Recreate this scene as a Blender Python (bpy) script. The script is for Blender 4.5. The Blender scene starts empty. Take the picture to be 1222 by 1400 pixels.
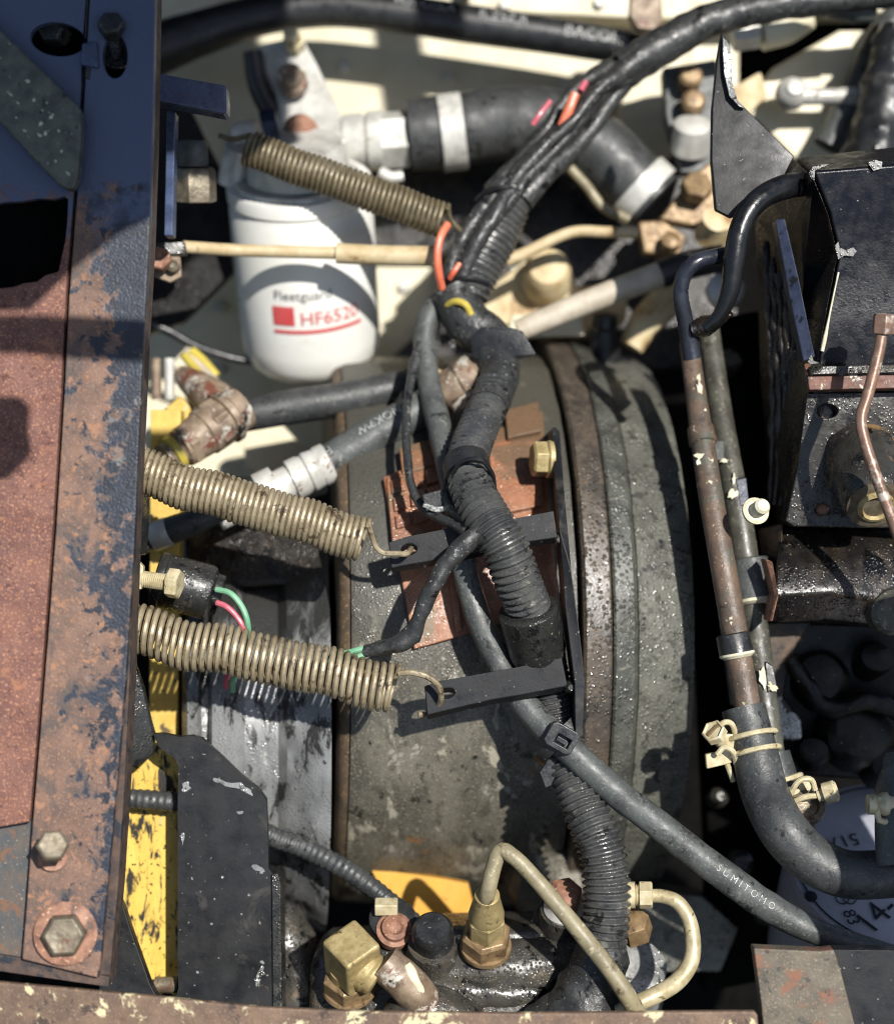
import bpy, bmesh, math, random
from mathutils import Vector, Matrix, noise
from mathutils.geometry import delaunay_2d_cdt
random.seed(7)
PI = math.pi
# ------------------------------------------------------------------ camera, light, exposure
S = 0.0004                     # metres per layout unit (about one photo pixel at the focus plane)
D = 2400.0                     # camera distance to the focus plane in layout units
EL = math.radians(42)          # how steeply the camera looks down
RX, RYL, RZ = Vector((1, 0, 0)), Vector((0, math.sin(EL), math.cos(EL))), Vector((0, -math.cos(EL), math.sin(EL)))
ROT = Matrix((RX, RYL, RZ)).transposed()
OFF = Vector((0, 0, 0.95))
UP = Vector((0, math.cos(EL), math.sin(EL)))       # gravity up, in layout axes
def W(v): return ROT @ (Vector(v) * S) + OFF
def P(x, y, z=0.0):
    k = (D - z) / D
    return Vector(((x - 611) * k, (700 - y) * k, z))
def K(z): return (D - z) / D
SUNL = Vector((0.38, 0.36, 1.0)).normalized()      # towards the sun, layout axes
SUNW = ROT @ SUNL

scn = bpy.context.scene
col = scn.collection
cam = bpy.data.cameras.new('camera'); camo = bpy.data.objects.new('camera', cam); col.objects.link(camo)
camo.matrix_world = Matrix.Translation(W((0, 0, D))) @ ROT.to_4x4()
cam.sensor_fit = 'HORIZONTAL'; cam.sensor_width = 36.0; cam.lens = 36.0 * D / 1222.0
cam.clip_start = 0.01; cam.clip_end = 100
cam.dof.use_dof = True; cam.dof.focus_distance = (D - 35) * S; cam.dof.aperture_fstop = 3.6; cam.dof.aperture_blades = 0
scn.camera = camo
wd = bpy.data.worlds.new('World'); scn.world = wd; wd.use_nodes = True
sky = wd.node_tree.nodes.new('ShaderNodeTexSky'); sky.sky_type = 'NISHITA'; sky.sun_disc = False
sky.sun_elevation = math.asin(SUNW.z); sky.sun_rotation = math.atan2(SUNW.x, SUNW.y)
bg = wd.node_tree.nodes['Background']; bg.inputs['Strength'].default_value = 0.085
wd.node_tree.links.new(sky.outputs[0], bg.inputs['Color'])
sl = bpy.data.lights.new('sun', 'SUN'); sl.energy = 5.0; sl.angle = math.radians(0.55); sl.color = (1.0, 0.965, 0.91)
so = bpy.data.objects.new('sun', sl); col.objects.link(so)
so.rotation_euler = SUNW.to_track_quat('Z', 'Y').to_euler(); so.location = W((400, 500, 3000))
vs = scn.view_settings; vs.view_transform = 'Standard'; vs.look = 'None'; vs.gamma = 1; vs.exposure = 0.5; vs.use_curve_mapping = False
scn.render.engine = 'CYCLES'; scn.cycles.use_denoising = True; scn.cycles.filter_width = 1.1
scn.cycles.max_bounces = 6; scn.cycles.sample_clamp_indirect = 4.0

# ------------------------------------------------------------------ materials
def lin(r, g, b):
    f = lambda c: (c / 255 / 12.92) if c / 255 <= 0.04045 else ((c / 255 + 0.055) / 1.055) ** 2.4
    return (f(r) * .74, f(g) * .74, f(b) * .74, 1)
MATS = {}
def mk(name, c1, c2=None, scale=90, lo=.38, hi=.62, rough=.5, rvar=.15, metal=0.0, bump=.25, bscale=350, bdist=.0006,
       layers=(), spec=.5, stretch=None, detail=4, wet=None, spk=None, relief=0):
    """layers: (colour, scale, threshold, softness, roughness[, gradient(A,B)[, metal]])  colours are 0-255 display values"""
    m = bpy.data.materials.new(name); m.use_nodes = True; nt = m.node_tree; N = nt.nodes; Lk = nt.links.new
    b = N['Principled BSDF']; tc = N.new('ShaderNodeTexCoord'); co = tc.outputs['Object']
    if stretch:
        mp = N.new('ShaderNodeMapping'); mp.inputs['Scale'].default_value = stretch; Lk(co, mp.inputs[0]); cs = mp.outputs[0]
    else: cs = co
    def nz(sc, de=detail, ro=.62, src=cs, dist=0.0):
        n = N.new('ShaderNodeTexNoise'); n.inputs['Scale'].default_value = sc; n.inputs['Detail'].default_value = de
        n.inputs['Roughness'].default_value = ro; n.inputs['Distortion'].default_value = dist; Lk(src, n.inputs['Vector']); return n.outputs['Fac']
    def mr(v, a, bb, c=0.0, d=1.0):
        r = N.new('ShaderNodeMapRange'); r.inputs[1].default_value = a; r.inputs[2].default_value = bb; r.inputs[3].default_value = c; r.inputs[4].default_value = d
        Lk(v, r.inputs[0]); return r.outputs[0]
    def mixc(f, a, bb):
        x = N.new('ShaderNodeMix'); x.data_type = 'RGBA'; Lk(f, x.inputs[0])
        for i, q in ((6, a), (7, bb)):
            if isinstance(q, tuple): x.inputs[i].default_value = q
            else: Lk(q, x.inputs[i])
        return x.outputs[2]
    def mixf(f, a, bb):
        x = N.new('ShaderNodeMix'); Lk(f, x.inputs[0])
        for i, q in ((2, a), (3, bb)):
            if isinstance(q, (int, float)): x.inputs[i].default_value = q
            else: Lk(q, x.inputs[i])
        return x.outputs[0]
    def math2(op, a, bb):
        x = N.new('ShaderNodeMath'); x.operation = op
        for i, q in ((0, a), (1, bb)):
            if isinstance(q, (int, float)): x.inputs[i].default_value = q
            else: Lk(q, x.inputs[i])
        return x.outputs[0]
    c = lin(*c1); cc = lin(*(c2 or c1))
    colr = mixc(mr(nz(scale), lo, hi), c, cc)
    rg = mr(nz(scale * 1.7, 3), .3, .7, max(.03, rough - rvar), min(1, rough + rvar)); mt = metal
    hmask = None
    if spk:
        fs = mr(nz(spk[1], 2, .5, co), spk[2], spk[2] + spk[3]); colr = mixc(fs, colr, lin(*spk[0]))
    for ly in layers:
        lc, ls, th, sf, lr = ly[:5]
        msk = nz(ls, 6, .68, dist=.4)
        if len(ly) > 5 and ly[5]:
            A, B = W(ly[5][0]), W(ly[5][1]); d = (B - A); ln = d.length; d.normalize()
            gp = N.new('ShaderNodeNewGeometry'); sb = N.new('ShaderNodeVectorMath'); sb.operation = 'SUBTRACT'; sb.inputs[1].default_value = A; Lk(gp.outputs['Position'], sb.inputs[0])
            dt = N.new('ShaderNodeVectorMath'); dt.operation = 'DOT_PRODUCT'; dt.inputs[1].default_value = d; Lk(sb.outputs[0], dt.inputs[0])
            g = mr(dt.outputs['Value'], 0, ln, -.35, .35); msk = math2('ADD', msk, g)
        f = mr(msk, th, th + sf)
        colr = mixc(f, colr, lin(*lc)); rg = mixf(f, rg, lr)
        if len(ly) > 6: mt = mixf(f, mt, ly[6])
        hmask = f if hmask is None else math2('MAXIMUM', hmask, f)
    Lk(colr, b.inputs['Base Color'])
    if wet:   # beads of oil: small smooth-surfaced droplets that are glossier than the paint
        v = N.new('ShaderNodeTexVoronoi'); v.inputs['Scale'].default_value = wet[0]; v.inputs['Randomness'].default_value = 1; Lk(co, v.inputs['Vector'])
        dq = math2('MULTIPLY', v.outputs['Distance'], 1 / .46); dm = math2('MAXIMUM', math2('SUBTRACT', 1.0, math2('MULTIPLY', dq, dq)), 0.0)
        dm = math2('MULTIPLY', dm, mr(nz(wet[0] * .12, 3), .40, .58))
        rg = mixf(mr(dm, 0, .25), rg, max(.1, wet[1] + .06))
    if isinstance(rg, float): b.inputs['Roughness'].default_value = rg
    else: Lk(rg, b.inputs['Roughness'])
    if isinstance(mt, (int, float)): b.inputs['Metallic'].default_value = mt
    else: Lk(mt, b.inputs['Metallic'])
    b.inputs['Specular IOR Level'].default_value = spec
    h = nz(bscale, 3, .6)
    h = math2('ADD', h, math2('MULTIPLY', nz(scale * .8, 1), .6))
    if relief and hmask is not None: h = math2('ADD', h, math2('MULTIPLY', hmask, -.35))
    if wet: h = math2('ADD', math2('MULTIPLY', h, .6), math2('MULTIPLY', dm, .17 / wet[0] / (bdist * max(bump, .1)) * min(1.7, wet[2] + .3)))
    bp = N.new('ShaderNodeBump'); bp.inputs['Strength'].default_value = bump; bp.inputs['Distance'].default_value = bdist
    Lk(h, bp.inputs['Height']); Lk(bp.outputs[0], b.inputs['Normal'])
    MATS[name] = m; return m

RG = (P(100, 440, 170), P(100, 200, 170))  # rail-top mask; the blue of the sky-lit shade is put into this paint layer
RS = (P(-50, 800, 170), P(340, 800, 170))
GY = (P(400, 1120, -150), P(400, 760, -150))
RT = (P(640, 800, -80), P(640, 560, -150))
mk('rail_strip', (132, 102, 86), (106, 84, 73), scale=70, rough=.7, bump=.55, bscale=700, relief=1, spk=((168, 130, 106), 1000, .58, .12), layers=(
    ((90, 78, 72), 45, .50, .10, .7), ((158, 118, 92), 150, .57, .05, .8), ((112, 114, 112), 60, .60, .06, .55, RS), ((46, 52, 64), 46, .50, .04, .38, RS),
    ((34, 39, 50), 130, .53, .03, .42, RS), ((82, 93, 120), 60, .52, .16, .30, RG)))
mk('rail_sheet', (132, 92, 79), (108, 72, 64), scale=45, rough=.75, bump=.6, bscale=800, spk=((186, 134, 104), 950, .56, .12), layers=(
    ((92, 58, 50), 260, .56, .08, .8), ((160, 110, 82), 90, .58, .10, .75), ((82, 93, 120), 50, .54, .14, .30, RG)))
mk('rail_side', (92, 72, 60), (58, 48, 46), scale=120, rough=.7, bump=.5, layers=(((34, 38, 46), 90, .56, .05, .5),))
mk('slate_paint', (74, 78, 80), (98, 88, 78), scale=90, rough=.55, spk=((150, 140, 128), 700, .66, .04), layers=(((120, 86, 62), 110, .56, .08, .7),))
mk('navy_paint', (76, 90, 122), (54, 66, 94), rough=.32, bump=.15, layers=(((110, 80, 66), 150, .68, .05, .7),))
mk('grey_bar_steel', (104, 106, 93), (74, 76, 67), scale=110, rough=.45, bump=.5, bscale=700, spk=((200, 200, 190), 420, .70, .03), layers=(((110, 112, 102), 60, .60, .1, .5), ((30, 31, 29), 160, .60, .05, .5)))
mk('black_void', (9, 9, 10), (14, 13, 12), rough=.7, spec=.2, bump=0)
mk('black_smooth', (20, 21, 23), (31, 32, 34), scale=50, spec=.35, rough=.48, bump=.12, bscale=600, spk=((130, 128, 120), 420, .715, .02), layers=(((60, 58, 54), 32, .58, .10, .6), ((112, 84, 62), 70, .68, .06, .65), ((176, 174, 166), 60, .715, .012, .55)))
mk('hose_black', (18, 19, 21), (26, 27, 29), scale=80, rough=.32, bump=.2, bscale=500)
mk('oily_shade_black', (13, 12, 11), (22, 18, 14), scale=60, rough=.42, spec=.3, bump=.5, bscale=350, spk=((170, 165, 150), 520, .735, .015))  # near-black shade and pale glint specks are put into this oily colour
mk('oily_side', (60, 51, 40), (32, 28, 23), scale=60, rough=.42, bump=.7, bscale=300, stretch=(1.6, .5, .5), spk=((150, 136, 112), 520, .69, .03), layers=(((14, 13, 12), 70, .53, .06, .3), ((88, 74, 54), 120, .60, .07, .5)), wet=(560, .08, .8))
mk('mount_grime', (58, 56, 51), (40, 38, 35), scale=70, rough=.32, bump=.7, bscale=420, bdist=.0004, layers=(((128, 100, 64), 36, .56, .07, .5), ((15, 15, 14), 70, .57, .05, .25), ((110, 106, 94), 130, .62, .05, .45)), wet=(520, .06, .9))
mk('bay_dark', (16, 14, 12), (8, 8, 8), rough=.9, spec=.08, bump=0)  # near-black colour stands in for deep shade in the bay's gaps
mk('black_paint', (34, 35, 35), (48, 48, 45), scale=80, rough=.42, bump=.4, bscale=600, spk=((150, 146, 136), 520, .70, .03), layers=(((82, 78, 70), 40, .57, .10, .6), ((22, 22, 23), 120, .56, .06, .35), ((160, 158, 150), 75, .70, .012, .55)), wet=(650, .12, .6))
mk('black_oily', (20, 18, 16), (42, 35, 28), scale=60, rough=.36, bump=.7, bscale=330, stretch=(1, .6, 1), spk=((210, 200, 176), 560, .715, .02), layers=(((70, 56, 40), 110, .60, .08, .5), ((9, 9, 9), 80, .54, .06, .25)), wet=(600, .08, .8))
mk('black_wet', (56, 55, 52), (78, 74, 66), scale=80, rough=.28, bump=.8, bscale=420, bdist=.0004, layers=(((104, 88, 66), 80, .60, .10, .55), ((11, 11, 11), 120, .56, .06, .2)), wet=(520, .06, 1.0))
mk('navy_gloss', (11, 13, 20), (16, 18, 26), scale=80, spec=.3, rough=.34, bump=.25, bscale=700, spk=((150, 150, 146), 420, .735, .02), layers=(((200, 200, 194), 70, .735, .012, .6), ((60, 60, 58), 130, .655, .06, .5)))
mk('cast_grey', (108, 104, 92), (76, 73, 65), scale=40, stretch=(1, .6, .6), rough=.5, bump=.6, bscale=700, spk=((146, 138, 118), 900, .56, .16), layers=(((80, 76, 66), 120, .55, .08, .5), ((160, 154, 136), 60, .60, .05, .55), ((128, 92, 60), 45, .63, .05, .6), ((34, 33, 30), 55, .59, .05, .4), ((150, 146, 134), 34, .61, .03, .5), ((20, 20, 19), 360, .63, .04, .4), ((76, 74, 66), 70, .60, .14, .5, GY)), wet=(620, .12, .5))
mk('cast_light', (156, 157, 156), (112, 113, 112), scale=45, rough=.42, metal=.2, bump=.5, bscale=500, stretch=(1, .45, .45), layers=(((52, 52, 50), 90, .545, .05, .45), ((182, 182, 176), 130, .62, .06, .4), ((24, 24, 24), 330, .635, .03, .35), ((58, 58, 56), 60, .55, .12, .38, GY)), wet=(560, .1, .6))
mk('cast_drum', (104, 104, 95), (84, 84, 77), scale=45, rough=.38, bump=.7, bscale=700, spk=((136, 134, 122), 800, .58, .14), layers=(((60, 60, 54), 130, .55, .07, .45), ((176, 138, 84), 100, .69, .03, .6), ((38, 38, 35), 60, .61, .05, .4)), wet=(400, .05, 1.4), bdist=.0004)
mk('flange_brown', (88, 78, 67), (68, 63, 57), scale=60, rough=.36, bump=.7, bscale=700, spk=((130, 112, 92), 800, .60, .12), layers=(((60, 54, 48), 80, .53, .08, .4), ((146, 106, 62), 260, .66, .05, .6)), wet=(400, .05, 1.4), bdist=.0004)
mk('flange_grey', (88, 90, 83), (62, 63, 59), scale=80, rough=.32, bump=.7, bscale=700, spk=((120, 118, 108), 800, .60, .12), layers=(((120, 116, 102), 200, .61, .05, .5), ((168, 122, 66), 120, .70, .03, .6)), wet=(400, .05, 1.4), bdist=.0004)
mk('rust_seam', (104, 86, 66), (78, 68, 54), scale=110, rough=.65, bump=.5, spk=((150, 120, 84), 480, .62, .05))
mk('primer_red', (164, 110, 78), (132, 86, 60), scale=50, rough=.48, bump=.6, bscale=500, spk=((190, 146, 116), 560, .63, .05), layers=(((122, 104, 80), 45, .56, .10, .55), ((114, 70, 52), 110, .62, .05, .6), ((178, 138, 108), 170, .64, .06, .4), ((44, 38, 32), 70, .66, .04, .5), ((112, 88, 66), 50, .58, .14, .5, RT)), wet=(600, .12, .5))
mk('cream', (232, 224, 196), (220, 210, 178), scale=30, rough=.5, bump=.1, layers=(((186, 156, 110), 45, .66, .1, .6),))
mk('cream_dirty', (222, 206, 166), (196, 170, 124), scale=60, rough=.6, bump=.3, layers=(((140, 104, 66), 60, .58, .10, .7), ((50, 44, 36), 55, .66, .05, .7)))
mk('white_can', (252, 252, 246), (244, 243, 234), scale=20, rough=.34, bump=.03, layers=(((214, 208, 190), 30, .62, .12, .45), ((150, 140, 120), 160, .70, .05, .5)))
mk('white_metal', (226, 224, 216), (190, 188, 180), scale=60, rough=.45, metal=.2, bump=.3, layers=(((120, 100, 82), 90, .62, .06, .6), ((60, 56, 52), 120, .66, .04, .5)))
mk('label_red', (216, 84, 84), (222, 100, 98), rough=.4)
mk('label_grey', (116, 118, 116), (126, 128, 126), rough=.5)
mk('ink_black', (16, 16, 20), (22, 22, 26), rough=.5)
mk('print_white', (206, 208, 204), (104, 106, 104), rough=.6, scale=700)
mk('spring_zinc', (172, 158, 130), (142, 128, 102), scale=120, rough=.46, metal=.22, bump=.3, bscale=700, layers=(((84, 70, 52), 110, .56, .08, .6), ((196, 184, 158), 300, .64, .05, .4)))
mk('spring_dirty', (132, 120, 94), (104, 94, 72), scale=160, rough=.5, metal=.3, bump=.3)
mk('zinc_yellow', (222, 210, 174), (192, 178, 138), scale=180, rough=.42, metal=.15, bump=.3, layers=(((112, 90, 56), 160, .62, .05, .6),))
mk('brass', (194, 176, 126), (164, 144, 98), scale=130, rough=.46, metal=.3, bump=.45, bscale=600, layers=(((112, 92, 56), 110, .59, .07, .55), ((214, 198, 150), 240, .64, .05, .4)))
mk('brass_brown', (164, 138, 102), (128, 104, 74), scale=130, rough=.46, metal=.3, bump=.45, layers=(((82, 64, 44), 120, .58, .07, .55), ((196, 170, 126), 240, .65, .05, .4)))
mk('rust_bolt', (166, 122, 98), (124, 86, 68), scale=150, rough=.7, bump=.6, spk=((206, 166, 138), 520, .64, .05), layers=(((70, 54, 46), 150, .6, .06, .6),))
mk('rust_grey', (156, 138, 116), (110, 90, 74), scale=80, rough=.55, metal=.15, bump=.5, layers=(((206, 200, 186), 70, .55, .05, .45), ((120, 70, 54), 60, .55, .06, .7), ((44, 41, 38), 80, .60, .05, .5)))
mk('steel_bolt', (140, 130, 110), (104, 94, 78), scale=150, rough=.45, metal=.4, bump=.5, layers=(((108, 76, 54), 110, .56, .08, .7),))
mk('rubber', (50, 52, 53), (68, 70, 69), scale=80, rough=.5, bump=.4, bscale=600, spk=((92, 93, 89), 700, .60, .10), layers=(((98, 99, 94), 60, .60, .08, .6), ((30, 30, 31), 120, .58, .05, .4)))
mk('rubber_grey', (88, 92, 90), (66, 69, 68), scale=60, rough=.52, bump=.4, bscale=600, spk=((116, 117, 111), 700, .60, .10), layers=(((124, 126, 118), 110, .62, .06, .6), ((44, 45, 45), 100, .58, .05, .45)))
mk('rubber_dark', (30, 31, 33), (42, 43, 44), scale=80, rough=.40, bump=.3, bscale=600, spk=((110, 110, 106), 520, .69, .04), layers=(((72, 74, 72), 110, .64, .06, .6),))
mk('loom_plastic', (62, 63, 64), (84, 84, 82), scale=70, rough=.30, bump=.35, bscale=600, spk=((112, 111, 105), 700, .62, .10), layers=(((126, 124, 115), 60, .60, .08, .5), ((36, 36, 36), 90, .57, .06, .35)), wet=(700, .1, .5))
mk('loom_tape', (44, 45, 46), (60, 61, 60), scale=90, rough=.44, bump=.6, bscale=260, bdist=.0010, spk=((140, 140, 134), 560, .67, .04), layers=(((110, 110, 104), 110, .62, .06, .45), ((26, 26, 27), 90, .57, .05, .3)))
mk('wire_orange', (226, 110, 80), (236, 130, 96), rough=.4)
mk('wire_pink', (206, 104, 118), (190, 90, 106), rough=.4)
mk('wire_green', (112, 172, 136), (134, 190, 152), rough=.4)
mk('wire_yellow', (206, 188, 84), (190, 170, 72), rough=.4)
mk('tan_rod', (212, 194, 156), (192, 170, 128), scale=80, rough=.5, bump=.2, layers=(((148, 120, 82), 70, .58, .08, .6),))
mk('pale_rod', (208, 198, 180), (182, 170, 150), scale=80, rough=.55, bump=.2)
mk('tan_pipe', (154, 144, 114), (126, 116, 90), scale=90, rough=.5, bump=.35, layers=(((188, 178, 146), 180, .58, .08, .5), ((92, 80, 58), 110, .60, .06, .55)))
mk('tan_pipe_light', (206, 194, 158), (176, 162, 124), scale=110, rough=.45, metal=.2, bump=.3, layers=(((128, 108, 74), 160, .62, .05, .6),))
mk('yellow_paint', (236, 200, 96), (222, 184, 82), scale=70, rough=.5, bump=.3, spk=((60, 48, 26), 420, .66, .03), layers=(((30, 26, 20), 90, .52, .06, .6), ((190, 180, 150), 110, .64, .04, .6)), stretch=(1.7, .5, .5))
mk('yellow_clean', (226, 194, 100), (206, 172, 80), scale=70, rough=.5, bump=.3, layers=(((96, 80, 50), 110, .60, .04, .6), ((222, 218, 204), 50, .62, .04, .6)))
mk('orange_paint', (230, 176, 76), (222, 164, 66), scale=50, rough=.45, bump=.15, spk=((150, 104, 40), 420, .70, .03))
mk('pipe_rust', (112, 92, 76), (86, 73, 63), scale=70, rough=.52, bump=.5, bscale=600, spk=((190, 170, 140), 480, .68, .04), layers=(((224, 214, 178), 62, .655, .02, .6), ((88, 88, 78), 45, .54, .10, .48), ((56, 46, 40), 110, .60, .06, .5)))
mk('pipe_grey', (90, 89, 78), (64, 63, 56), scale=70, rough=.46, bump=.4, spk=((160, 154, 136), 480, .67, .04), layers=(((124, 119, 102), 110, .60, .07, .5), ((60, 52, 44), 90, .57, .07, .5)))
mk('pipe_black', (34, 37, 46), (46, 50, 60), rough=.32, bump=.2)
mk('pale_chip', (236, 230, 204), (210, 202, 168), scale=200, rough=.6)
mk('copper_tube', (158, 126, 108), (124, 98, 84), scale=80, rough=.36, metal=.35, bump=.2, layers=(((214, 200, 184), 70, .54, .10, .4),))
mk('bar_cream_rust', (126, 102, 82), (100, 80, 66), scale=80, rough=.65, bump=.5, bscale=500, relief=1, spk=((140, 116, 96), 800, .58, .12), layers=(((214, 202, 160), 46, .555, .035, .55), ((70, 56, 48), 90, .60, .05, .7)))
mk('plate_rust_grey', (112, 102, 86), (88, 80, 68), scale=70, rough=.6, bump=.4, spk=((140, 130, 112), 800, .58, .12), layers=(((134, 90, 68), 50, .53, .08, .7), ((54, 52, 48), 80, .58, .05, .6)))
mk('filter_grey', (176, 178, 188), (162, 164, 174), scale=40, rough=.45, bump=.1, layers=(((110, 112, 120), 240, .70, .03, .5),))
mk('gap_rust', (104, 82, 62), (70, 58, 46), scale=60, rough=.6, bump=.5, layers=(((26, 24, 22), 50, .52, .08, .5),))
mk('red_rust', (134, 94, 80), (104, 74, 64), scale=120, rough=.7, bump=.4, layers=(((220, 212, 190), 130, .58, .04, .6), ((40, 38, 34), 100, .58, .05, .5)))
mk('silver_wet', (206, 206, 202), (150, 150, 146), scale=90, rough=.3, metal=.5, bump=.6, layers=(((50, 48, 44), 100, .56, .05, .5),), wet=(480, .06, 1.0))
mk('blue_edge', (40, 48, 68), (52, 60, 82), scale=130, rough=.42, bump=.3, layers=(((20, 21, 26), 150, .58, .04, .4),))

# ------------------------------------------------------------------ geometry helpers (layout units)
def cat(pts, step=None, closed=False):
    """Catmull-Rom through the points, resampled"""
    pts = [Vector(p) for p in pts]; n = len(pts)
    if n == 2 and not closed: dense = [pts[0].lerp(pts[1], i / 24) for i in range(25)]
    else:
        dense = []
        for i in range(n if closed else n - 1):
            g = (lambda j: pts[j % n]) if closed else (lambda j: pts[max(0, min(n - 1, j))])
            p0, p1, p2, p3 = g(i - 1), g(i), g(i + 1), g(i + 2)
            if not closed and i == 0: p0 = p1 * 2 - p2
            if not closed and i == n - 2: p3 = p2 * 2 - p1
            for k in range(20):
                t = k / 20
                dense.append(0.5 * ((2 * p1) + (p2 - p0) * t + (2 * p0 - 5 * p1 + 4 * p2 - p3) * t * t + (3 * p1 - p0 - 3 * p2 + p3) * t ** 3))
        dense.append(pts[0].copy() if closed else pts[-1].copy())
    if not step: return dense
    acc = [0]
    for a, b in zip(dense, dense[1:]): acc.append(acc[-1] + (b - a).length)
    m = max(2, int(acc[-1] / step)); out = []; j = 0
    for i in range(m + 1):
        s = acc[-1] * i / m
        while j < len(acc) - 2 and acc[j + 1] < s: j += 1
        d = acc[j + 1] - acc[j]
        out.append(dense[j].lerp(dense[j + 1], (s - acc[j]) / d if d > 1e-9 else 0))
    return out
def frames(pts):
    n = len(pts); T = []
    for i in range(n):
        t = pts[min(i + 1, n - 1)] - pts[max(i - 1, 0)]
        T.append(t.normalized() if t.length > 1e-9 else Vector((1, 0, 0)))
    u = T[0].orthogonal().normalized(); out = []
    for t in T:
        u = (u - t * u.dot(t)).normalized(); out.append((t, u, t.cross(u)))
    return out
def pip(x, y, poly):
    c = False; j = len(poly) - 1
    for i in range(len(poly)):
        a, b = poly[i], poly[j]
        if (a.y > y) != (b.y > y) and x < (b.x - a.x) * (y - a.y) / (b.y - a.y) + a.x: c = not c
        j = i
    return c
class G:
    def __init__(s): s.v = []; s.f = []
    def add(s, vs_, fs):
        b = len(s.v); s.v += [Vector(v) for v in vs_]; s.f += [tuple(b + i for i in f) for f in fs]; return s
    def rings(s, rs, caps=True, closed=False):
        n = len(rs[0]); b = len(s.v)
        for r in rs: s.v += r
        m = len(rs)
        for i in range(m if closed else m - 1):
            a, c = b + i * n, b + ((i + 1) % m) * n
            for k in range(n): s.f.append((a + k, a + (k + 1) % n, c + (k + 1) % n, c + k))
        if caps and not closed:
            s.f.append(tuple(b + k for k in range(n))[::-1]); s.f.append(tuple(b + (m - 1) * n + k for k in range(n)))
        return s
    def tube(s, path, r, n=14, step=6, prof=None, lump=0, px=True, closed=False, seed=0):
        """path of (x,y,z) photo points; r in photo pixels, scalar or one per point"""
        ctl = [P(*p) if px else Vector(p) for p in path]
        rr = r if isinstance(r, (list, tuple)) else [r] * len(ctl)
        ks = [Vector((q * (K(c.z) if px else 1), 0, 0)) for q, c in zip(rr, ctl)]
        if len(set(rr)) == 1 or len(ctl) == 2: dense = cat(ctl, step, closed); 
        else: dense = cat(ctl, step, closed)
        # radius by nearest control-point parameter along the length
        cl = cat(ctl, None, closed); m = len(cl) - 1; seg = max(1, (len(ctl) - (0 if closed else 1)))
        acc = [0]
        for a, b in zip(cl, cl[1:]): acc.append(acc[-1] + (b - a).length)
        def rad(t):
            L = t * acc[-1]; lo_, hi_ = 0, m
            while hi_ - lo_ > 1:
                mid = (lo_ + hi_) // 2
                if acc[mid] <= L: lo_ = mid
                else: hi_ = mid
            q = lo_ / m * seg; i = min(int(q), len(ks) - 1); j = min(i + 1, len(ks) - 1)
            if closed: j = (i + 1) % len(ks)
            return ks[i].x * (1 - (q - i)) + ks[j].x * (q - i)
        if closed: dense = dense[:-1]
        F = frames(dense); rs = []; M_ = len(dense)
        for i, (p, (t, u, w)) in enumerate(zip(dense, F)):
            R = rad(i / max(1, M_ - 1))
            if prof: R *= prof(i)
            ring = []
            for k in range(n):
                a = 2 * PI * k / n; d = u * math.cos(a) + w * math.sin(a); q = R
                if lump: q += lump * noise.noise((p + d * R) * .045 + Vector((seed * 9.1, 0, 0)))
                ring.append(p + d * q)
            rs.append(ring)
        return s.rings(rs, closed=closed)
    def corr(s, path, r, pitch=8.5, depth=.14, n=18):
        pr = [1.0, 1.0, 1 - depth * .55, 1 - depth, 1 - depth, 1 - depth * .45]
        return s.tube(path, r, n=n, step=pitch / 6, prof=lambda i: pr[i % 6])
    def helix(s, a, b, R, wr, turns, seg=22, n=7, r0=None, wob=0.0):
        a, b = P(*a), P(*b); ax = (b - a).normalized(); u = ax.orthogonal().normalized(); w = ax.cross(u)
        pts = []; N_ = int(turns * seg)
        for i in range(N_ + 1):
            t = i / N_; an = 2 * PI * i / seg; q = R * K(a.z)
            c = a.lerp(b, t)
            if wob: c = c + (u * noise.noise(Vector((t * 6, 3, 0))) + w * noise.noise(Vector((t * 6, 0, 9)))) * wob
            pts.append(c + (u * math.cos(an) + w * math.sin(an)) * q)
        return s.raw(pts, wr, n), pts
    def raw(s, pts, r, n=8):
        rs = []
        for p, (t, u, w) in zip(pts, frames(pts)):
            rs.append([p + (u * math.cos(2 * PI * k / n) + w * math.sin(2 * PI * k / n)) * r for k in range(n)])
        return s.rings(rs)
    def prism(s, poly, depth, holes=(), px=True, dirv=(0, 0, -1)):
        lp = [[P(*p) if px else Vector(p) for p in q] for q in (poly, *holes)]
        fl2 = [Vector((p.x, p.y)) for q in lp for p in q]; ed = []; o = 0
        for q in lp: ed += [(o + k, o + (k + 1) % len(q)) for k in range(len(q))]; o += len(q)
        ov, _e, of, oi, _a, _b = delaunay_2d_cdt(fl2, ed, [], 0, 1e-4)
        tri = []
        for f_ in of:
            ids = [oi[i][0] if oi[i] else -1 for i in f_]
            if -1 in ids: continue
            cx = sum(fl2[i].x for i in ids) / len(ids); cy = sum(fl2[i].y for i in ids) / len(ids)
            if not pip(cx, cy, lp[0]) or any(pip(cx, cy, h_) for h_ in lp[1:]): continue
            tri += [(ids[0], ids[k], ids[k + 1]) for k in range(1, len(ids) - 1)]
        flat = [p for q in lp for p in q]; nn = len(flat); d = Vector(dirv) * depth; b = len(s.v)
        s.v += flat + [p + d for p in flat]
        for t in tri:
            p0, p1, p2 = (flat[i] for i in t)
            t = t if (p1 - p0).cross(p2 - p0).z > 0 else t[::-1]
            s.f.append(tuple(b + i for i in t)); s.f.append(tuple(b + nn + i for i in t[::-1]))
        o = 0
        for q in lp:
            m = len(q)
            for k in range(m): s.f.append((b + o + k, b + o + (k + 1) % m, b + nn + o + (k + 1) % m, b + nn + o + k))
            o += m
        return s
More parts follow.
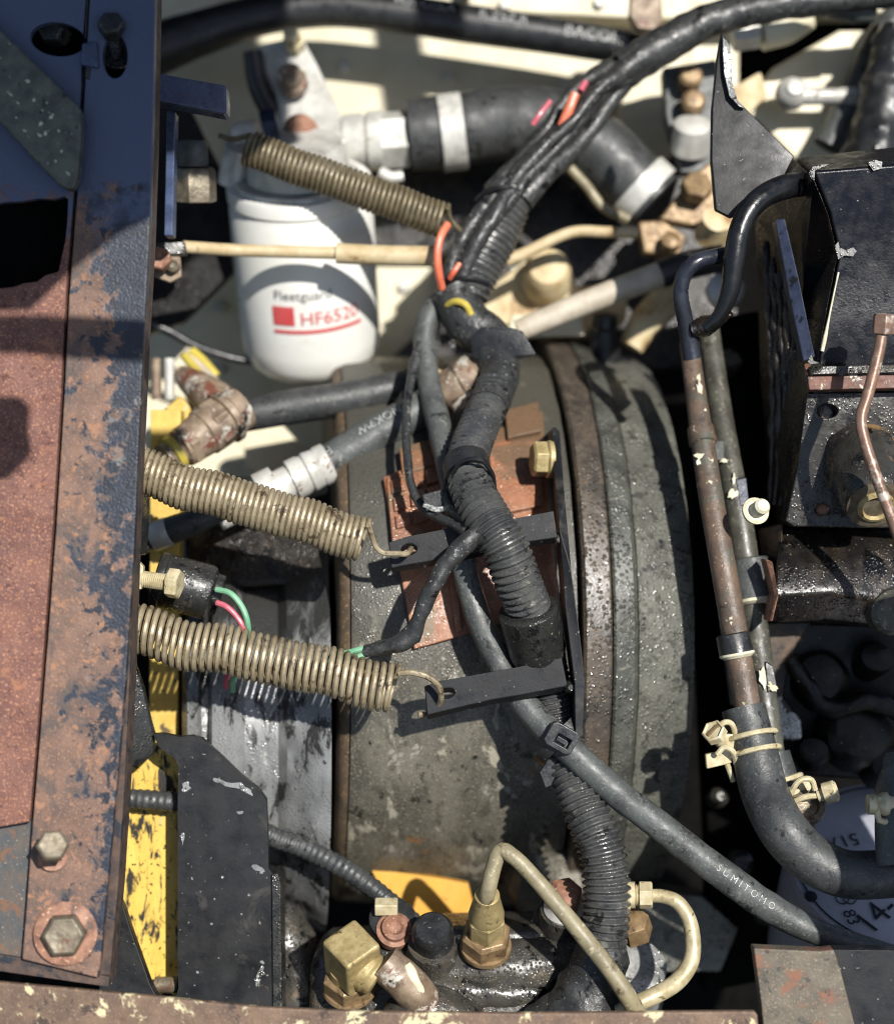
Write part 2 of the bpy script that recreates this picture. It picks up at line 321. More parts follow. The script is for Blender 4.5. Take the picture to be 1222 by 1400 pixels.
    def lathe(s, o, ax, prof, n=28, caps=True, ph=0.0, lump=0, ref=None):
        o, ax = Vector(o), Vector(ax).normalized()
        u = Vector(ref) if ref else ax.orthogonal()
        u = (u - ax * u.dot(ax)).normalized(); w = ax.cross(u); rs = []
        for t, r in prof:
            ring = []
            for k in range(n):
                a = 2 * PI * k / n + ph; d = u * math.cos(a) + w * math.sin(a)
                q = r + (lump * noise.noise((o + ax * t + d * r) * .03) if lump else 0)
                ring.append(o + ax * t + d * q)
            rs.append(ring)
        return s.rings(rs, caps)
    def hexp(s, o, ax, r, h, ch=.12, ph=0.0, n=6, ref=None):
        return s.lathe(o, ax, [(0, r), (h * (1 - ch), r), (h, r * .86)], n=n, ph=ph, ref=ref)
    def box(s, c, ux, uy, uz):
        c, ux, uy, uz = Vector(c), Vector(ux), Vector(uy), Vector(uz)
        v = [c + ux * a + uy * b + uz * d for d in (-1, 1) for b in (-1, 1) for a in (-1, 1)]
        return s.add(v, [(0, 2, 3, 1), (4, 5, 7, 6), (0, 1, 5, 4), (2, 6, 7, 3), (0, 4, 6, 2), (1, 3, 7, 5)])
    def loft(s, secs, px=True):
        return s.rings([[P(*p) if px else Vector(p) for p in q] for q in secs])
    def ring(s, c, ax, R, r, n=40, m=8):
        c, ax = Vector(c), Vector(ax).normalized(); u = ax.orthogonal().normalized(); w = ax.cross(u); rs = []
        for i in range(n):
            a = 2 * PI * i / n; d = u * math.cos(a) + w * math.sin(a)
            rs.append([c + d * (R + r * math.cos(2 * PI * k / m)) + ax * (r * math.sin(2 * PI * k / m)) for k in range(m)])
        return s.rings(rs, closed=True)

def mesh(name, g, mat, origin, bevel=0.0, ang=34):
    me = bpy.data.meshes.new(name); me.from_pydata([W(v) - origin for v in g.v], [], g.f)
    bm = bmesh.new(); bm.from_mesh(me)
    bmesh.ops.recalc_face_normals(bm, faces=bm.faces)
    lim = math.radians(ang)
    for f in bm.faces: f.smooth = True
    for e in bm.edges:
        if len(e.link_faces) == 2 and e.calc_face_angle(0) > lim: e.smooth = False
    bm.to_mesh(me); bm.free(); me.materials.append(MATS[mat])
    o = bpy.data.objects.new(name, me); col.objects.link(o)
    if bevel:
        b = o.modifiers.new('edge', 'BEVEL'); b.width = bevel * S; b.segments = 2; b.limit_method = 'ANGLE'; b.angle_limit = math.radians(40)
        b.harden_normals = True
    return o
class Thing:
    def __init__(s, name, label, category, at, group=None, kind=None):
        s.org = W(P(*at)); s.o = bpy.data.objects.new(name, None); col.objects.link(s.o); s.o.location = s.org
        s.o.empty_display_size = .01
        if label: s.o['label'] = label
        if category: s.o['category'] = category
        if group: s.o['group'] = group
        if kind: s.o['kind'] = kind
    def part(s, name, g, mat, parent=None, bevel=0.0, ang=34, label=None):
        o = mesh(name, g, mat, s.org, bevel, ang); o.parent = parent or s.o
        if label: o['label'] = label
        return o
def solo(name, g, mat, label=None, category=None, at=(611, 700, 0), group=None, kind=None, bevel=0.0, ang=34):
    org = W(P(*at)); o = mesh(name, g, mat, org, bevel, ang); o.location = org
    for k, v in (('label', label), ('category', category), ('group', group), ('kind', kind)):
        if v: o[k] = v
    return o
def text_mesh(txt, size, mapper):
    cu = bpy.data.curves.new('t', 'FONT'); cu.body = txt; cu.size = size; cu.align_x = 'CENTER'; cu.align_y = 'CENTER'; cu.resolution_u = 3
    ob = bpy.data.objects.new('t', cu); col.objects.link(ob); bpy.context.view_layer.update()
    me = bpy.data.meshes.new_from_object(ob.evaluated_get(bpy.context.evaluated_depsgraph_get()))
    bm = bmesh.new(); bm.from_mesh(me)
    for _ in range(2):
        bmesh.ops.subdivide_edges(bm, edges=[e for e in bm.edges if e.calc_length() > size * .25], cuts=1)
    bmesh.ops.triangulate(bm, faces=bm.faces)
    g = G(); g.add([mapper(v.co.x, v.co.y) for v in bm.verts], [tuple(v.index for v in f.verts) for f in bm.faces])
    bm.free(); bpy.data.objects.remove(ob); bpy.data.curves.remove(cu); bpy.data.meshes.remove(me)
    return g
def on_path(path, r, s0, ang=0.0, lift=.5, flip=1):
    """maps text (u,v) on to a tube: s0 = arc position of the text centre, ang = turn from facing the camera"""
    pts = cat([P(*p) for p in path]); acc = [0]
    for a, b in zip(pts, pts[1:]): acc.append(acc[-1] + (b - a).length)
    def mp(u, v):
        q = s0 + u * flip; j = 0
        while j < len(acc) - 2 and acc[j + 1] < q: j += 1
        c = pts[j].lerp(pts[j + 1], (q - acc[j]) / max(1e-6, acc[j + 1] - acc[j])); t = (pts[j + 1] - pts[j]).normalized()
        side = Vector((0, 0, 1)).cross(t).normalized(); nn = t.cross(side); a = ang + v * flip / r
        return c + (side * math.sin(a) + nn * math.cos(a)) * (r + lift)
    return mp

# ------------------------------------------------------------------ the setting: the bay under the machine parts
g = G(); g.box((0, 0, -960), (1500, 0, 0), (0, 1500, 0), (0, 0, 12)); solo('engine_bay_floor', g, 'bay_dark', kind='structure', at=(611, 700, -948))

#@@OBJECTS
# ------------------------------------------------------------------ left frame rail
def ell(cx, cy, rx, ry, z, n=26, rot=0.0):
    return [(cx + rx * math.cos(a) * math.cos(rot) - ry * math.sin(a) * math.sin(rot), cy + rx * math.cos(a) * math.sin(rot) + ry * math.sin(a) * math.cos(rot), z) for a in (2 * PI * k / n for k in range(n))]
def at_z(pl, z): return [(x, y, z) for x, y in pl]
FOLD = [(122, -40), (113, 120), (104, 250), (92, 400), (84, 560), (74, 720), (62, 880), (50, 1030), (42, 1124)]
EDGE = [(213, -40), (209, 180), (204, 330), (196, 470), (189, 620), (183, 760), (177, 930), (170, 1080), (161, 1220), (150, 1338)]
rail = Thing('frame_rail', 'rusty steel frame rail with flaking dark blue paint running down the left side', 'frame rail', (100, 1350, 170))
ZR = 170
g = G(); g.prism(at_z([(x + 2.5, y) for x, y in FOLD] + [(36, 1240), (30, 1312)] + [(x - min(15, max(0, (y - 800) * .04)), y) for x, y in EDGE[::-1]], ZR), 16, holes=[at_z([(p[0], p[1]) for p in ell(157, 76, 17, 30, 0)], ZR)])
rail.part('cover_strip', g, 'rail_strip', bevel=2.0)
g = G()
g.prism(at_z([(x, y - 4) for x, y in EDGE] + [(x - 20, y - 4) for x, y in EDGE[::-1]], ZR - 24), 52)
rail.part('side_flange', g, 'rail_side', bevel=1.5)
hole2 = [(-20, 281), (8, 276), (30, 275), (52, 271), (74, 272), (88, 268), (93, 272), (92, 300), (89, 330), (84, 352), (80, 371), (62, 376), (50, 385), (32, 387), (18, 392), (-20, 396)]
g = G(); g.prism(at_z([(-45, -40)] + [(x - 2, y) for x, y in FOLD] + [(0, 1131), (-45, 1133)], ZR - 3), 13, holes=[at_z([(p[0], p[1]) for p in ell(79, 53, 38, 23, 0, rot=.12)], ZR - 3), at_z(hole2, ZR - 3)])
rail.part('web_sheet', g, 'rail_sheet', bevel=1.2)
g = G(); g.prism(at_z([(-45, 1128), (60, 1120), (60, 1325), (-45, 1306)], ZR - 22), 30); rail.part('lower_plate', g, 'slate_paint', bevel=1.5)
g = G(); g.prism(at_z([(-45, 1298), (28, 1310), (149, 1336), (149, 1350), (-45, 1322)], ZR - 18), 50); rail.part('end_plate', g, 'rail_side', bevel=2)
g = G(); g.prism(at_z([(-45, -40), (190, -40), (180, 600), (150, 1330), (-45, 1300)], ZR - 100), 16); rail.part('inner_web', g, 'bay_dark')
# raised weld tab beside the slots
g = G(); g.prism(at_z([(112, 58), (132, 56), (134, 92), (110, 88)], ZR + 7), 12); rail.part('weld_tab', g, 'navy_paint', bevel=2)
g = G(); g.prism(at_z([(117, 92), (124, 93), (122, 108), (116, 106)], ZR + 2), 5); rail.part('weld_scar', g, 'black_paint', bevel=1)

def chips(t, par, spots, z, mat, n=11):
    for cx, cy, w, h, rot in spots:
        q = []
        for k in range(n):
            a = 2 * PI * k / n; rr = .45 + .75 * random.random(); u, v = w * math.cos(a) * rr, h * math.sin(a) * rr
            q.append((cx + u * math.cos(rot) - v * math.sin(rot), cy + u * math.sin(rot) + v * math.cos(rot), z + .9))
        g = G(); g.prism(q, 3); t.part('paint_chip', g, mat, par)
def hexbolt(name, label, at, ax, r, h, mat, washer=None, shank=None, group=None, wmat=None, ph=0.3, cap=0):
    """hex bolt: head (with a domed top), washer and shank are parts; at = base of the head on the surface"""
    t = Thing(name, label, 'bolt', at, group); o = P(*at); ax = Vector(ax).normalized(); k = K(at[2]); r *= k; h *= k
    base = 0
    if washer:
        gw = G(); gw.lathe(o, ax, [(0, washer[0] * k), (washer[1] * k * .75, washer[0] * k), (washer[1] * k, washer[0] * k * .9)], 30); t.part('washer', gw, wmat or mat); base = washer[1] * k
    if shank:
        gs = G(); sp = [(base, shank[0] * k)]
        nthr = int(shank[1] * k / 2.4)
        for i in range(nthr): sp += [(base + 2.4 * i + .8, shank[0] * k), (base + 2.4 * i + 1.6, shank[0] * k * .86)]
        sp += [(base + shank[1] * k, shank[0] * k)]
        gs.lathe(o, ax, sp, 18); t.part('shank', gs, mat); base += shank[1] * k
    gh = G(); gh.lathe(o + ax * base, ax, [(0, r), (h * .84, r), (h, r * .84), (h * .97, r * .5), (h * .97, .5)], n=6, ph=ph); t.part('head', gh, mat, bevel=1.0)
    return t
hexbolt('hex_bolt', 'large rusty flanged hex bolt at the bottom of the left rail', (90, 1276, 171), (0.12, 0.10, 1), 30, 26, 'steel_bolt', washer=(43, 8), wmat='rust_bolt', group='bolts on the left rail')
hexbolt('hex_bolt', 'smaller raised hex bolt standing proud above the large rail bolt', (72, 1172, 171), (.22, .46, 1), 22, 17, 'steel_bolt', washer=(20, 4), shank=(11, 50), wmat='rust_bolt', group='bolts on the left rail')
hexbolt('hex_bolt', 'dark bolt inside the oval slot of the rail', (86, 52, 120), (-.25, .1, 1), 20, 26, 'black_paint', shank=(11, 12), group='bolts in the rail slots')
hexbolt('hex_bolt', 'black stud bolt in the upright slot of the rail', (158, 74, 118), (.1, .35, 1), 18, 22, 'black_paint', shank=(12, 50), washer=(24, 5), group='bolts in the rail slots')
# flat grey bar poking in over the rail
g = G(); g.prism([(-50, -8, 204), (5, 45, 204), (55, 93, 204), (104, 141, 204), (111, 152, 204), (110, 200, 204), (106, 246, 204), (101, 257, 204), (92, 259, 204), (78, 250, 204), (30, 200, 204), (-50, 112, 204)], 22)
fb = Thing('flat_bar', 'scuffed dark grey flat bar end reaching over the rail', 'bar', (30, 150, 204))
fbb = fb.part('bar', g, 'grey_bar_steel', bevel=4)
chips(fb, fbb, [(14, 128, 8, 1.6, .7), (24, 140, 3, 1.4, .9), (38, 110, 4, 3, .3), (56, 168, 3, 5, .5), (62, 182, 2.4, 4, .2), (54, 184, 4, 2, .6), (70, 160, 3, 2.4, 0), (34, 178, 3, 1.6, .4), (80, 178, 1.8, 2.4, 0), (76, 220, 3, 1.8, .5), (46, 136, 2, 2, 0), (64, 140, 2.2, 1.6, 0), (84, 206, 1.6, 2, 0), (22, 160, 2, 1.5, 0), (58, 150, 1.8, 2.6, 0), (92, 236, 4, 1.4, .8)], 204, 'pale_chip', 9)

# ------------------------------------------------------------------ yellow frame member below the springs
yf = Thing('yellow_frame_member', 'yellow painted upright frame member behind the springs, worn to black', 'frame member', (222, 1350, -260))
g = G(); g.prism(at_z([(206, 560), (247, 560), (246, 700), (244, 860), (244, 1010), (204, 1010)], -180), 40); yf.part('upper_bar', g, 'yellow_clean', bevel=2)
g = G(); g.prism(at_z([(150, 1012), (246, 1012), (246, 1360), (150, 1360)], -112), 40); yf.part('lower_bar', g, 'yellow_paint', bevel=2)

# ------------------------------------------------------------------ lower left black bracket
br = Thing('black_bracket', 'black chipped steel bracket plate with an upright slot beside the rail', 'bracket', (290, 1385, -40))
g = G(); ZB = -34
slot_r = [(244, 1352), (243, 1330), (243, 1100), (244, 1048), (240, 1038), (228, 1030), (216, 1020), (210, 1004)]
out = [(210, 1004), (222, 1003), (246, 1008), (262, 1006), (276, 1010), (300, 1032), (330, 1061), (352, 1078), (364, 1094), (366, 1140), (367, 1188), (374, 1196), (374, 1400), (206, 1400), (214, 1364), (230, 1366), (240, 1362)]
g.prism(at_z(out[:-3] + [(206, 1400), (214, 1364), (230, 1367), (241, 1362)] + slot_r[:-1], ZB), 16)
fp_ = br.part('face_plate', g, 'black_smooth', bevel=2)
chips(br, fp_, [(318, 1074, 22, 6, .2), (300, 1068, 9, 4, .4), (338, 1082, 10, 4, .5), (328, 1112, 5, 3, 0), (351, 1188, 9, 5, .2), (358, 1192, 4, 3, 0), (356, 1330, 6, 9, .3), (352, 1345, 5, 8, -.2), (358, 1316, 4, 3, 0), (255, 1076, 6, 9, .3), (250, 1146, 3, 10, 0), (289, 1264, 2.5, 2, 0), (304, 1200, 2, 2, 0), (330, 1250, 2, 1.6, 0), (270, 1330, 2, 2, 0), (340, 1224, 2, 2, 0)], ZB, 'cast_light')
g = G(); g.prism(at_z([(371, 1196), (380, 1194), (384, 1210), (386, 1400), (373, 1400)], ZB + 6), 60); br.part('edge_strip', g, 'black_paint', bevel=2)
g = G(); g.prism(at_z([(150, 1210), (168, 1238), (180, 1275), (205, 1345), (216, 1366), (206, 1400), (130, 1400)], ZB + 4), 20); br.part('gusset', g, 'black_smooth', bevel=2)
g = G(); g.tube([(212, 1347, -70), (243, 1347, -70)], 11, n=18); br.part('roller', g, 'steel_bolt')
g = G(); g.prism([(176, 880, -30), (184, 905, -30), (196, 940, -35), (206, 985, -45), (212, 1006, -50), (210, 1030, -50), (196, 1044, -50), (182, 1050, -40), (172, 1040, -30), (176, 960, -30)], 14)
solo('lever_arm', g, 'black_paint', 'dark curved lever arm tucked beside the rail above the slot', 'lever', (190, 960, -30), bevel=3)
g = G(); g.prism([(186, 640, 40), (196, 640, 40), (194, 720, 40), (190, 760, 40), (182, 760, 40)], 60)
solo('spring_anchor', g, 'black_paint', 'dark upright tab beside the rail under the upper spring', 'tab', (190, 740, 40), bevel=2)

# braided hose running from behind the bracket to the fittings
g = G(); pts = [(150, 1090, -82), (240, 1098, -80), (330, 1122, -90), (368, 1142, -96), (420, 1162, -102), (470, 1188, -92), (510, 1215, -85), (548, 1246, -80), (570, 1268, -80)]
g.tube(pts, 13.5, n=18, step=2, prof=lambda i: 1 + .05 * math.sin(i * 2 * PI / 5), lump=1.5)
solo('braided_hose', g, 'rubber', 'thin dark braided hose crossing in front of the yellow slot to the brass fittings', 'hose', (370, 1142, -112))

# ------------------------------------------------------------------ springs
def spring(name, label, a, b, R, wr, turns, mat, hook=None, group=None, wob=0, lead=None):
    t = Thing(name, label, 'spring', a, group)
    g = G(); _, pts = g.helix(a, b, R, wr, turns, wob=wob)
    t.part('coil', g, mat)
    if hook:
        hp = [P(*h) for h in hook]; gg = G(); gg.raw(cat([pts[-1]] + hp, 3), wr, 9); t.part('end_hook', gg, mat)
    if lead:
        gg = G(); gg.raw(cat([P(*h) for h in lead] + [pts[0]], 3), wr, 9); t.part('tail_hook', gg, mat)
    return t
SG = 'extension springs hooked to the bracket'
spring('extension_spring', 'upper tan coil spring hooked into the upper bracket arm', (170, 638, 26), (498, 738, 14), 28, 3.9, 42, 'spring_zinc',
       hook=[(510, 738, 22), (514, 748, 20), (524, 756, 18), (544, 757, 20), (556, 757, 16), (562, 750, -14)], group=SG, wob=5)
spring('extension_spring', 'lower stretched tan coil spring hooked into the lower bracket arm', (160, 857, 30), (540, 941, 24), 31, 4.2, 38, 'spring_zinc',
       hook=[(552, 920, 46), (564, 920, 46), (585, 926, 44), (599, 938, 40), (603, 952, 30), (600, 962, 14), (590, 976, -8), (572, 977, -6)], group=SG, wob=7)
spring('extension_spring', 'blurred brown coil spring above the white filter', (338, 202, -185), (606, 301, -205), 22, 3.9, 38, 'spring_dirty', hook=[(616, 300, -205), (632, 318, -220)], wob=2, lead=[(300, 185, -200), (318, 190, -190)])

# ------------------------------------------------------------------ pressure switch and the screw in front of it
sw = Thing('rubber_boot_switch', 'black rubber capped switch with green and pink wires between the springs', 'switch', (255, 815, -20))
o = P(212, 790, -50); ax = (P(306, 816, -60) - o).normalized()
g = G(); g.lathe(o, ax, [(0, 34), (2, 38), (8, 40), (12, 40), (14, 38), (74, 39), (80, 37), (84, 30), (94, 29), (96, 26)], 34); sw.part('boot', g, 'black_paint')
for nm, mt, pp in (('green_wire', 'wire_green', [(296, 806, -15), (316, 812, -5), (332, 832, -5), (339, 856, -8), (337, 880, -30), (320, 925, -60), (318, 945, -80)]),
                   ('pink_wire', 'wire_pink', [(296, 824, -12), (310, 830, -8), (324, 844, -8), (334, 864, -12), (330, 890, -40), (312, 920, -60), (309, 940, -80)])):
    g = G(); g.tube(pp, 4.2, n=9, step=4); sw.part(nm, g, mt)
bt = Thing('adjusting_screw', 'short zinc threaded screw with nut pointing at the rubber switch', 'screw', (205, 795, 40))
o = P(183, 790, 30); ax = (P(255, 800, 44) - o).normalized()
g = G(); pr = []
for i in range(15): pr += [(10 + i * 2.8, 11.5), (11.4 + i * 2.8, 9.4)]
g.lathe(o, ax, pr, 18); bt.part('shank', g, 'zinc_yellow')
g = G(); g.hexp(o + ax * 50, ax, 21, 16, ph=.5); bt.part('nut', g, 'zinc_yellow', bevel=1)
g = G(); g.prism([(178, 805, 40), (190, 768, 40), (196, 775, 40), (193, 806, 40)], 14); bt.part('tip', g, 'zinc_yellow', bevel=1)
# ------------------------------------------------------------------ transmission case, flange and drum
tr = Thing('transmission_case', 'oily grey cast transmission case with ribbed flange in the middle', 'transmission', (650, 1200, -540))
AX = Vector((1, 0.0, -0.11)).normalized(); XC, YC, ZC = -40.0, -192.0, -540.0
def XS(px): return (px - 611) * K(-110)
def cyl(px, py, R):
    """point where the camera ray through a photo point meets the case cylinder of radius R"""
    d = (P(px, py, 0) - Vector((0, 0, D))).normalized(); o = Vector((0, 0, D)); c = Vector((XC, YC, ZC))
    dd = d - AX * d.dot(AX); oo = (o - c) - AX * (o - c).dot(AX)
    a, b, q = dd.dot(dd), 2 * dd.dot(oo), oo.dot(oo) - R * R; disc = b * b - 4 * a * q
    t = (-b - math.sqrt(max(0, disc))) / (2 * a); return o + d * t
def lat(prof, mat, name, parent=None, n=120, lump=0, yc=YC, zc=ZC):
    g = G(); g.lathe((XC, yc, zc), AX, prof, n=n, lump=lump, ref=(0, 0, -1)); return tr.part(name, g, mat, parent)
bell = lat([(XS(472), 330), (XS(473), 444), (XS(480), 447), (XS(560), 450), (XS(640), 453), (XS(780), 462), (XS(784), 330)], 'cast_grey', 'bell_housing', lump=4)
lat([(XS(455), 330), (XS(456), 424), (XS(460), 436), (XS(466), 442), (XS(471), 444), (XS(473), 330)], 'rust_seam', 'joint_ring', lump=2)
case = lat([(XS(250), 150), (XS(254), 262), (XS(262), 280), (XS(276), 286), (XS(281), 272), (XS(290), 272), (XS(296), 304), (XS(320), 312), (XS(330), 300), (XS(340), 288), (XS(386), 290), (XS(398), 308), (XS(414), 314), (XS(428), 320), (XS(450), 334), (XS(457), 336), (XS(459), 150)], 'cast_light', 'front_case', lump=5, yc=-330.0, zc=-436.0)
g = G(); g.prism([(246, 712, -250), (300, 690, -250), (380, 700, -250), (452, 690, -260), (470, 760, -220), (440, 800, -200), (330, 806, -200), (250, 800, -210)], 120); tr.part('case_shoulder', g, 'black_oily', bevel=14)
g = G(); g.prism([(250, 640, -330), (330, 652, -330), (470, 640, -330), (480, 720, -330), (250, 720, -330)], 60); tr.part('rear_cover', g, 'oily_shade_black', bevel=8)
lat([(XS(784), 330), (XS(785), 480), (XS(789), 485), (XS(822), 481), (XS(825), 478), (XS(826), 330)], 'flange_brown', 'flange_ring', lump=1.5)
lat([(XS(826.5), 330), (XS(827), 478), (XS(830), 481), (XS(856), 476), (XS(863), 467), (XS(864), 330)], 'flange_grey', 'outer_flange_ring', lump=2)
lat([(XS(864.5), 330), (XS(865), 464), (XS(872), 461), (XS(938), 453), (XS(946), 448), (XS(950), 330)], 'cast_drum', 'flywheel_cover', lump=3)
# primer red inspection cover lying on the bell housing, with raised pads
def patch(q, R0, R1, nu=10, nv=12, wob=0.0):
    """curved slab on the case between radii R0 and R1; q = TL, TR, BR, BL photo corners"""
    tl, tr_, brr, bl = [Vector((a, b, 0)) for a, b in q]; g = G(); top = []; bot = []
    for j in range(nv + 1):
        for i in range(nu + 1):
            u, v = i / nu, j / nv; p = tl.lerp(tr_, u).lerp(bl.lerp(brr, u), v)
            c = cyl(p.x, p.y, R1); top.append(c + Vector((0, 0, wob * noise.noise(c * .02))))
            cc = Vector((XC, YC, ZC)); rad = c - cc; rad = rad - AX * rad.dot(AX); bot.append(c - rad.normalized() * (R1 - R0))
    n1 = nu + 1; b = len(top); g.v = top + bot
    for j in range(nv):
        for i in range(nu):
            a = j * n1 + i; g.f.append((a, a + n1, a + n1 + 1, a + 1)); g.f.append((b + a, b + a + 1, b + a + n1 + 1, b + a + n1))
    rim = [i for i in range(n1)] + [j * n1 + nu for j in range(1, nv + 1)] + [nv * n1 + i for i in range(nu - 1, -1, -1)] + [j * n1 for j in range(nv - 1, 0, -1)]
    for k in range(len(rim)):
        x, y = rim[k], rim[(k + 1) % len(rim)]; g.f.append((x, y, b + y, b + x))
    return g
cov = tr.part('inspection_cover', patch([(524, 652), (742, 560), (764, 832), (566, 888)], 445, 463, wob=3), 'primer_red', bevel=2)
pads = [[(528, 652), (592, 634), (602, 720), (536, 742)], [(546, 612), (600, 596), (606, 632), (550, 648)], [(668, 612), (738, 596), (744, 690), (676, 704)],
        [(560, 650), (600, 641), (604, 668), (563, 678)], [(610, 590), (640, 582), (644, 618), (614, 625)], [(690, 560), (736, 548), (740, 588), (694, 598)]]
for r_ in range(3):
    for c_ in range(3):
        x0, y0 = 534 + c_ * 24 + r_ * 3, 656 + r_ * 24 - c_ * 7; pads.append([(x0, y0), (x0 + 20, y0 - 6), (x0 + 22, y0 + 13), (x0 + 2, y0 + 19)])
for i, q in enumerate(pads): tr.part('raised_pad', patch(q, 460, 467 + (i % 3) * 3 + (5 if i > 5 else 0), 4, 4, wob=2), 'primer_red', cov, bevel=2)
tr.part('cover_rib', patch([(612, 770), (621, 768), (632, 862), (624, 866)], 460, 476, 3, 10), 'primer_red', cov, bevel=1.5)
g = G(); g.prism([(508, 1191, -250), (540, 1193, -250), (570, 1197, -250), (610, 1203, -250), (640, 1209, -250), (650, 1250, -250), (560, 1262, -250), (535, 1240, -250)], 20)
solo('orange_plate', g, 'orange_paint', 'small orange painted plate showing below the transmission case', 'plate', (575, 1225, -250), bevel=1)
# case lug to the lower right of the bell housing
g = G(); g.lathe(P(745, 1180, -330), (0.1, -.25, 1), [(0, 70), (90, 66), (104, 58), (108, 30)], 36, lump=6); tr.part('case_lug', g, 'cast_grey')
g = G(); g.prism([(870, 1215, -300), (960, 1225, -300), (1010, 1270, -300), (985, 1330, -300), (880, 1330, -300), (850, 1290, -300)], 60); tr.part('foot_plate', g, 'cast_drum', bevel=4)

# bracket the springs are hooked to
sb = Thing('spring_bracket', 'black two-armed steel bracket bolted along the flange holding both spring hooks', 'bracket', (780, 800, 0))
g = G(); g.prism([(753, 588, -112), (758, 583, -114), (765, 590, -110), (772, 680, -40), (781, 780, 10), (793, 870, 24), (800, 932, 26), (797, 1006, 22), (790, 1012, 22), (786, 1004, 22), (785, 935, 26), (772, 830, 16), (764, 720, -10), (757, 640, -80)], 90)
sb.part('mounting_plate', g, 'black_smooth', bevel=1.5)
def arm(pl, hole, z, th=12, zr=0):
    g = G(); zz = lambda x: z + zr * (x - pl[0][0]) / 230
    g.prism([(x, y, zz(x)) for x, y in pl], th, holes=[[(p[0], p[1], zz(p[0])) for p in hole]], dirv=(.04, -.62, -1)); return g
a1 = sb.part('arm', arm([(531, 741), (560, 732), (611, 722), (690, 711), (757, 698), (762, 735), (700, 744), (657, 754), (596, 766), (560, 772), (535, 777)], ell(559, 751, 11, 7.5, 0, rot=-.2), -10, 13), 'black_smooth', bevel=1.5, label='upper arm, rust brown at its hooked end')
a2 = sb.part('arm', arm([(580, 938), (600, 931), (627, 926), (700, 913), (768, 899), (776, 938), (720, 949), (672, 957), (625, 968), (584, 978)], ell(610, 948, 12, 7, 0, rot=-.2), 14, 13), 'black_smooth', bevel=1.5)
g = G()
g.lathe(P(764, 738, -28), (0, 0, 1), [(0, 9), (14, 8), (20, 4)], 14); sb.part('weld_bead', g, 'black_paint')
g = G(); g.lathe(P(779, 938, -6), (0, 0, 1), [(0, 10), (18, 9), (25, 4)], 14); sb.part('weld_bead', g, 'black_paint')
hexbolt('flange_bolt', 'brass coloured hex bolt head beside the flange edge', (754, 628, -112), (-1, .02, .16), 25, 20, 'brass', washer=(26, 8), ph=.52)

# ------------------------------------------------------------------ wiring loom
lm = Thing('wiring_loom', 'thick black corrugated wiring conduit snaking down the middle of the bay', 'wiring loom', (745, 960, 0))
g = G(); g.tube([(1260, -12, -300), (1140, -2, -300), (1030, 12, -300), (960, 32, -300), (900, 66, -300), (850, 96, -300)], [18, 20, 22, 24, 26, 27], n=18, lump=3); lm.part('taped_upper_loom', g, 'loom_tape')
for i, (pp, rr) in enumerate((([(880, 78, -290), (836, 108, -276), (800, 144, -262), (764, 178, -254), (728, 214, -248), (700, 252, -246)], [20, 13, 11, 11, 13, 16]),
                        ([(866, 96, -300), (842, 128, -296), (808, 176, -288), (780, 206, -276), (744, 240, -258), (712, 272, -250)], [16, 12, 12, 13, 16, 20]),
                        ([(860, 84, -300), (806, 106, -300), (770, 142, -292), (738, 188, -280), (704, 226, -262), (674, 262, -252)], [16, 10, 9, 9, 11, 16]),
                        ([(858, 92, -275), (818, 122, -250), (786, 162, -236), (748, 196, -234), (712, 236, -232), (686, 268, -234)], [14, 9, 8, 9, 10, 12]),
                        ([(870, 92, -290), (824, 128, -276), (772, 190, -258), (730, 232, -240), (694, 278, -222), (664, 316, -214)], [14, 8, 8, 9, 10, 8]))):
    g = G(); g.tube(pp, rr, n=14, lump=2.2, seed=i); lm.part('taped_strand', g, 'loom_tape')
g = G(); g.corr([(706, 250, -262), (690, 282, -256), (668, 326, -248), (650, 366, -240), (638, 404, -234)], [26, 35, 39, 37, 30], 10, .07); lm.part('loom_sleeve', g, 'loom_plastic')
for i, (pp, rr) in enumerate((([(694, 250, -240), (664, 284, -230), (636, 322, -226), (616, 366, -226), (606, 404, -228)], [14, 13, 12, 11, 11]),
                        ([(700, 256, -226), (672, 300, -210), (648, 340, -206), (632, 378, -208), (626, 410, -214)], [12, 13, 12, 10, 10]))):
    g = G(); g.tube(pp, rr, n=14, lump=3, seed=i + 7); lm.part('taped_strand', g, 'loom_tape')
g = G(); g.tube([(716, 262, -226), (690, 256, -212), (664, 262, -222), (652, 274, -236)], 4, n=8); lm.part('cable_tie', g, 'ink_black')
g = G(); g.tube([(668, 388, -214), (640, 380, -196), (612, 388, -208), (602, 402, -220)], 4, n=8); lm.part('cable_tie', g, 'ink_black')
c1 = [(618, 398, -226), (640, 440, -214), (668, 462, -206), (684, 500, -180), (672, 548, -130), (648, 596, -70), (637, 640, -20)]
g = G(); g.tube(c1[:4], [30, 32, 30, 26], n=20, lump=3); lm.part('joining_sleeve', g, 'loom_tape')
g = G(); g.tube([(686, 486, -190), (682, 520, -160), (668, 556, -120)], [25, 27, 27], n=20, lump=1.5); lm.part('taped_bend', g, 'loom_tape')
g = G(); g.corr([(676, 528, -146), (670, 548, -128), (655, 582, -92), (642, 618, -50), (640, 648, -16), (646, 672, 8)], [26, 27, 28, 29, 30, 31], 9.6, .16); lm.part('corrugated_conduit', g, 'loom_plastic')
g = G(); g.tube([(636, 632, -30), (638, 640, -22), (640, 650, -14)], [32, 32.5, 32.5], n=22, lump=.6); lm.part('tape_band', g, 'rubber_dark')
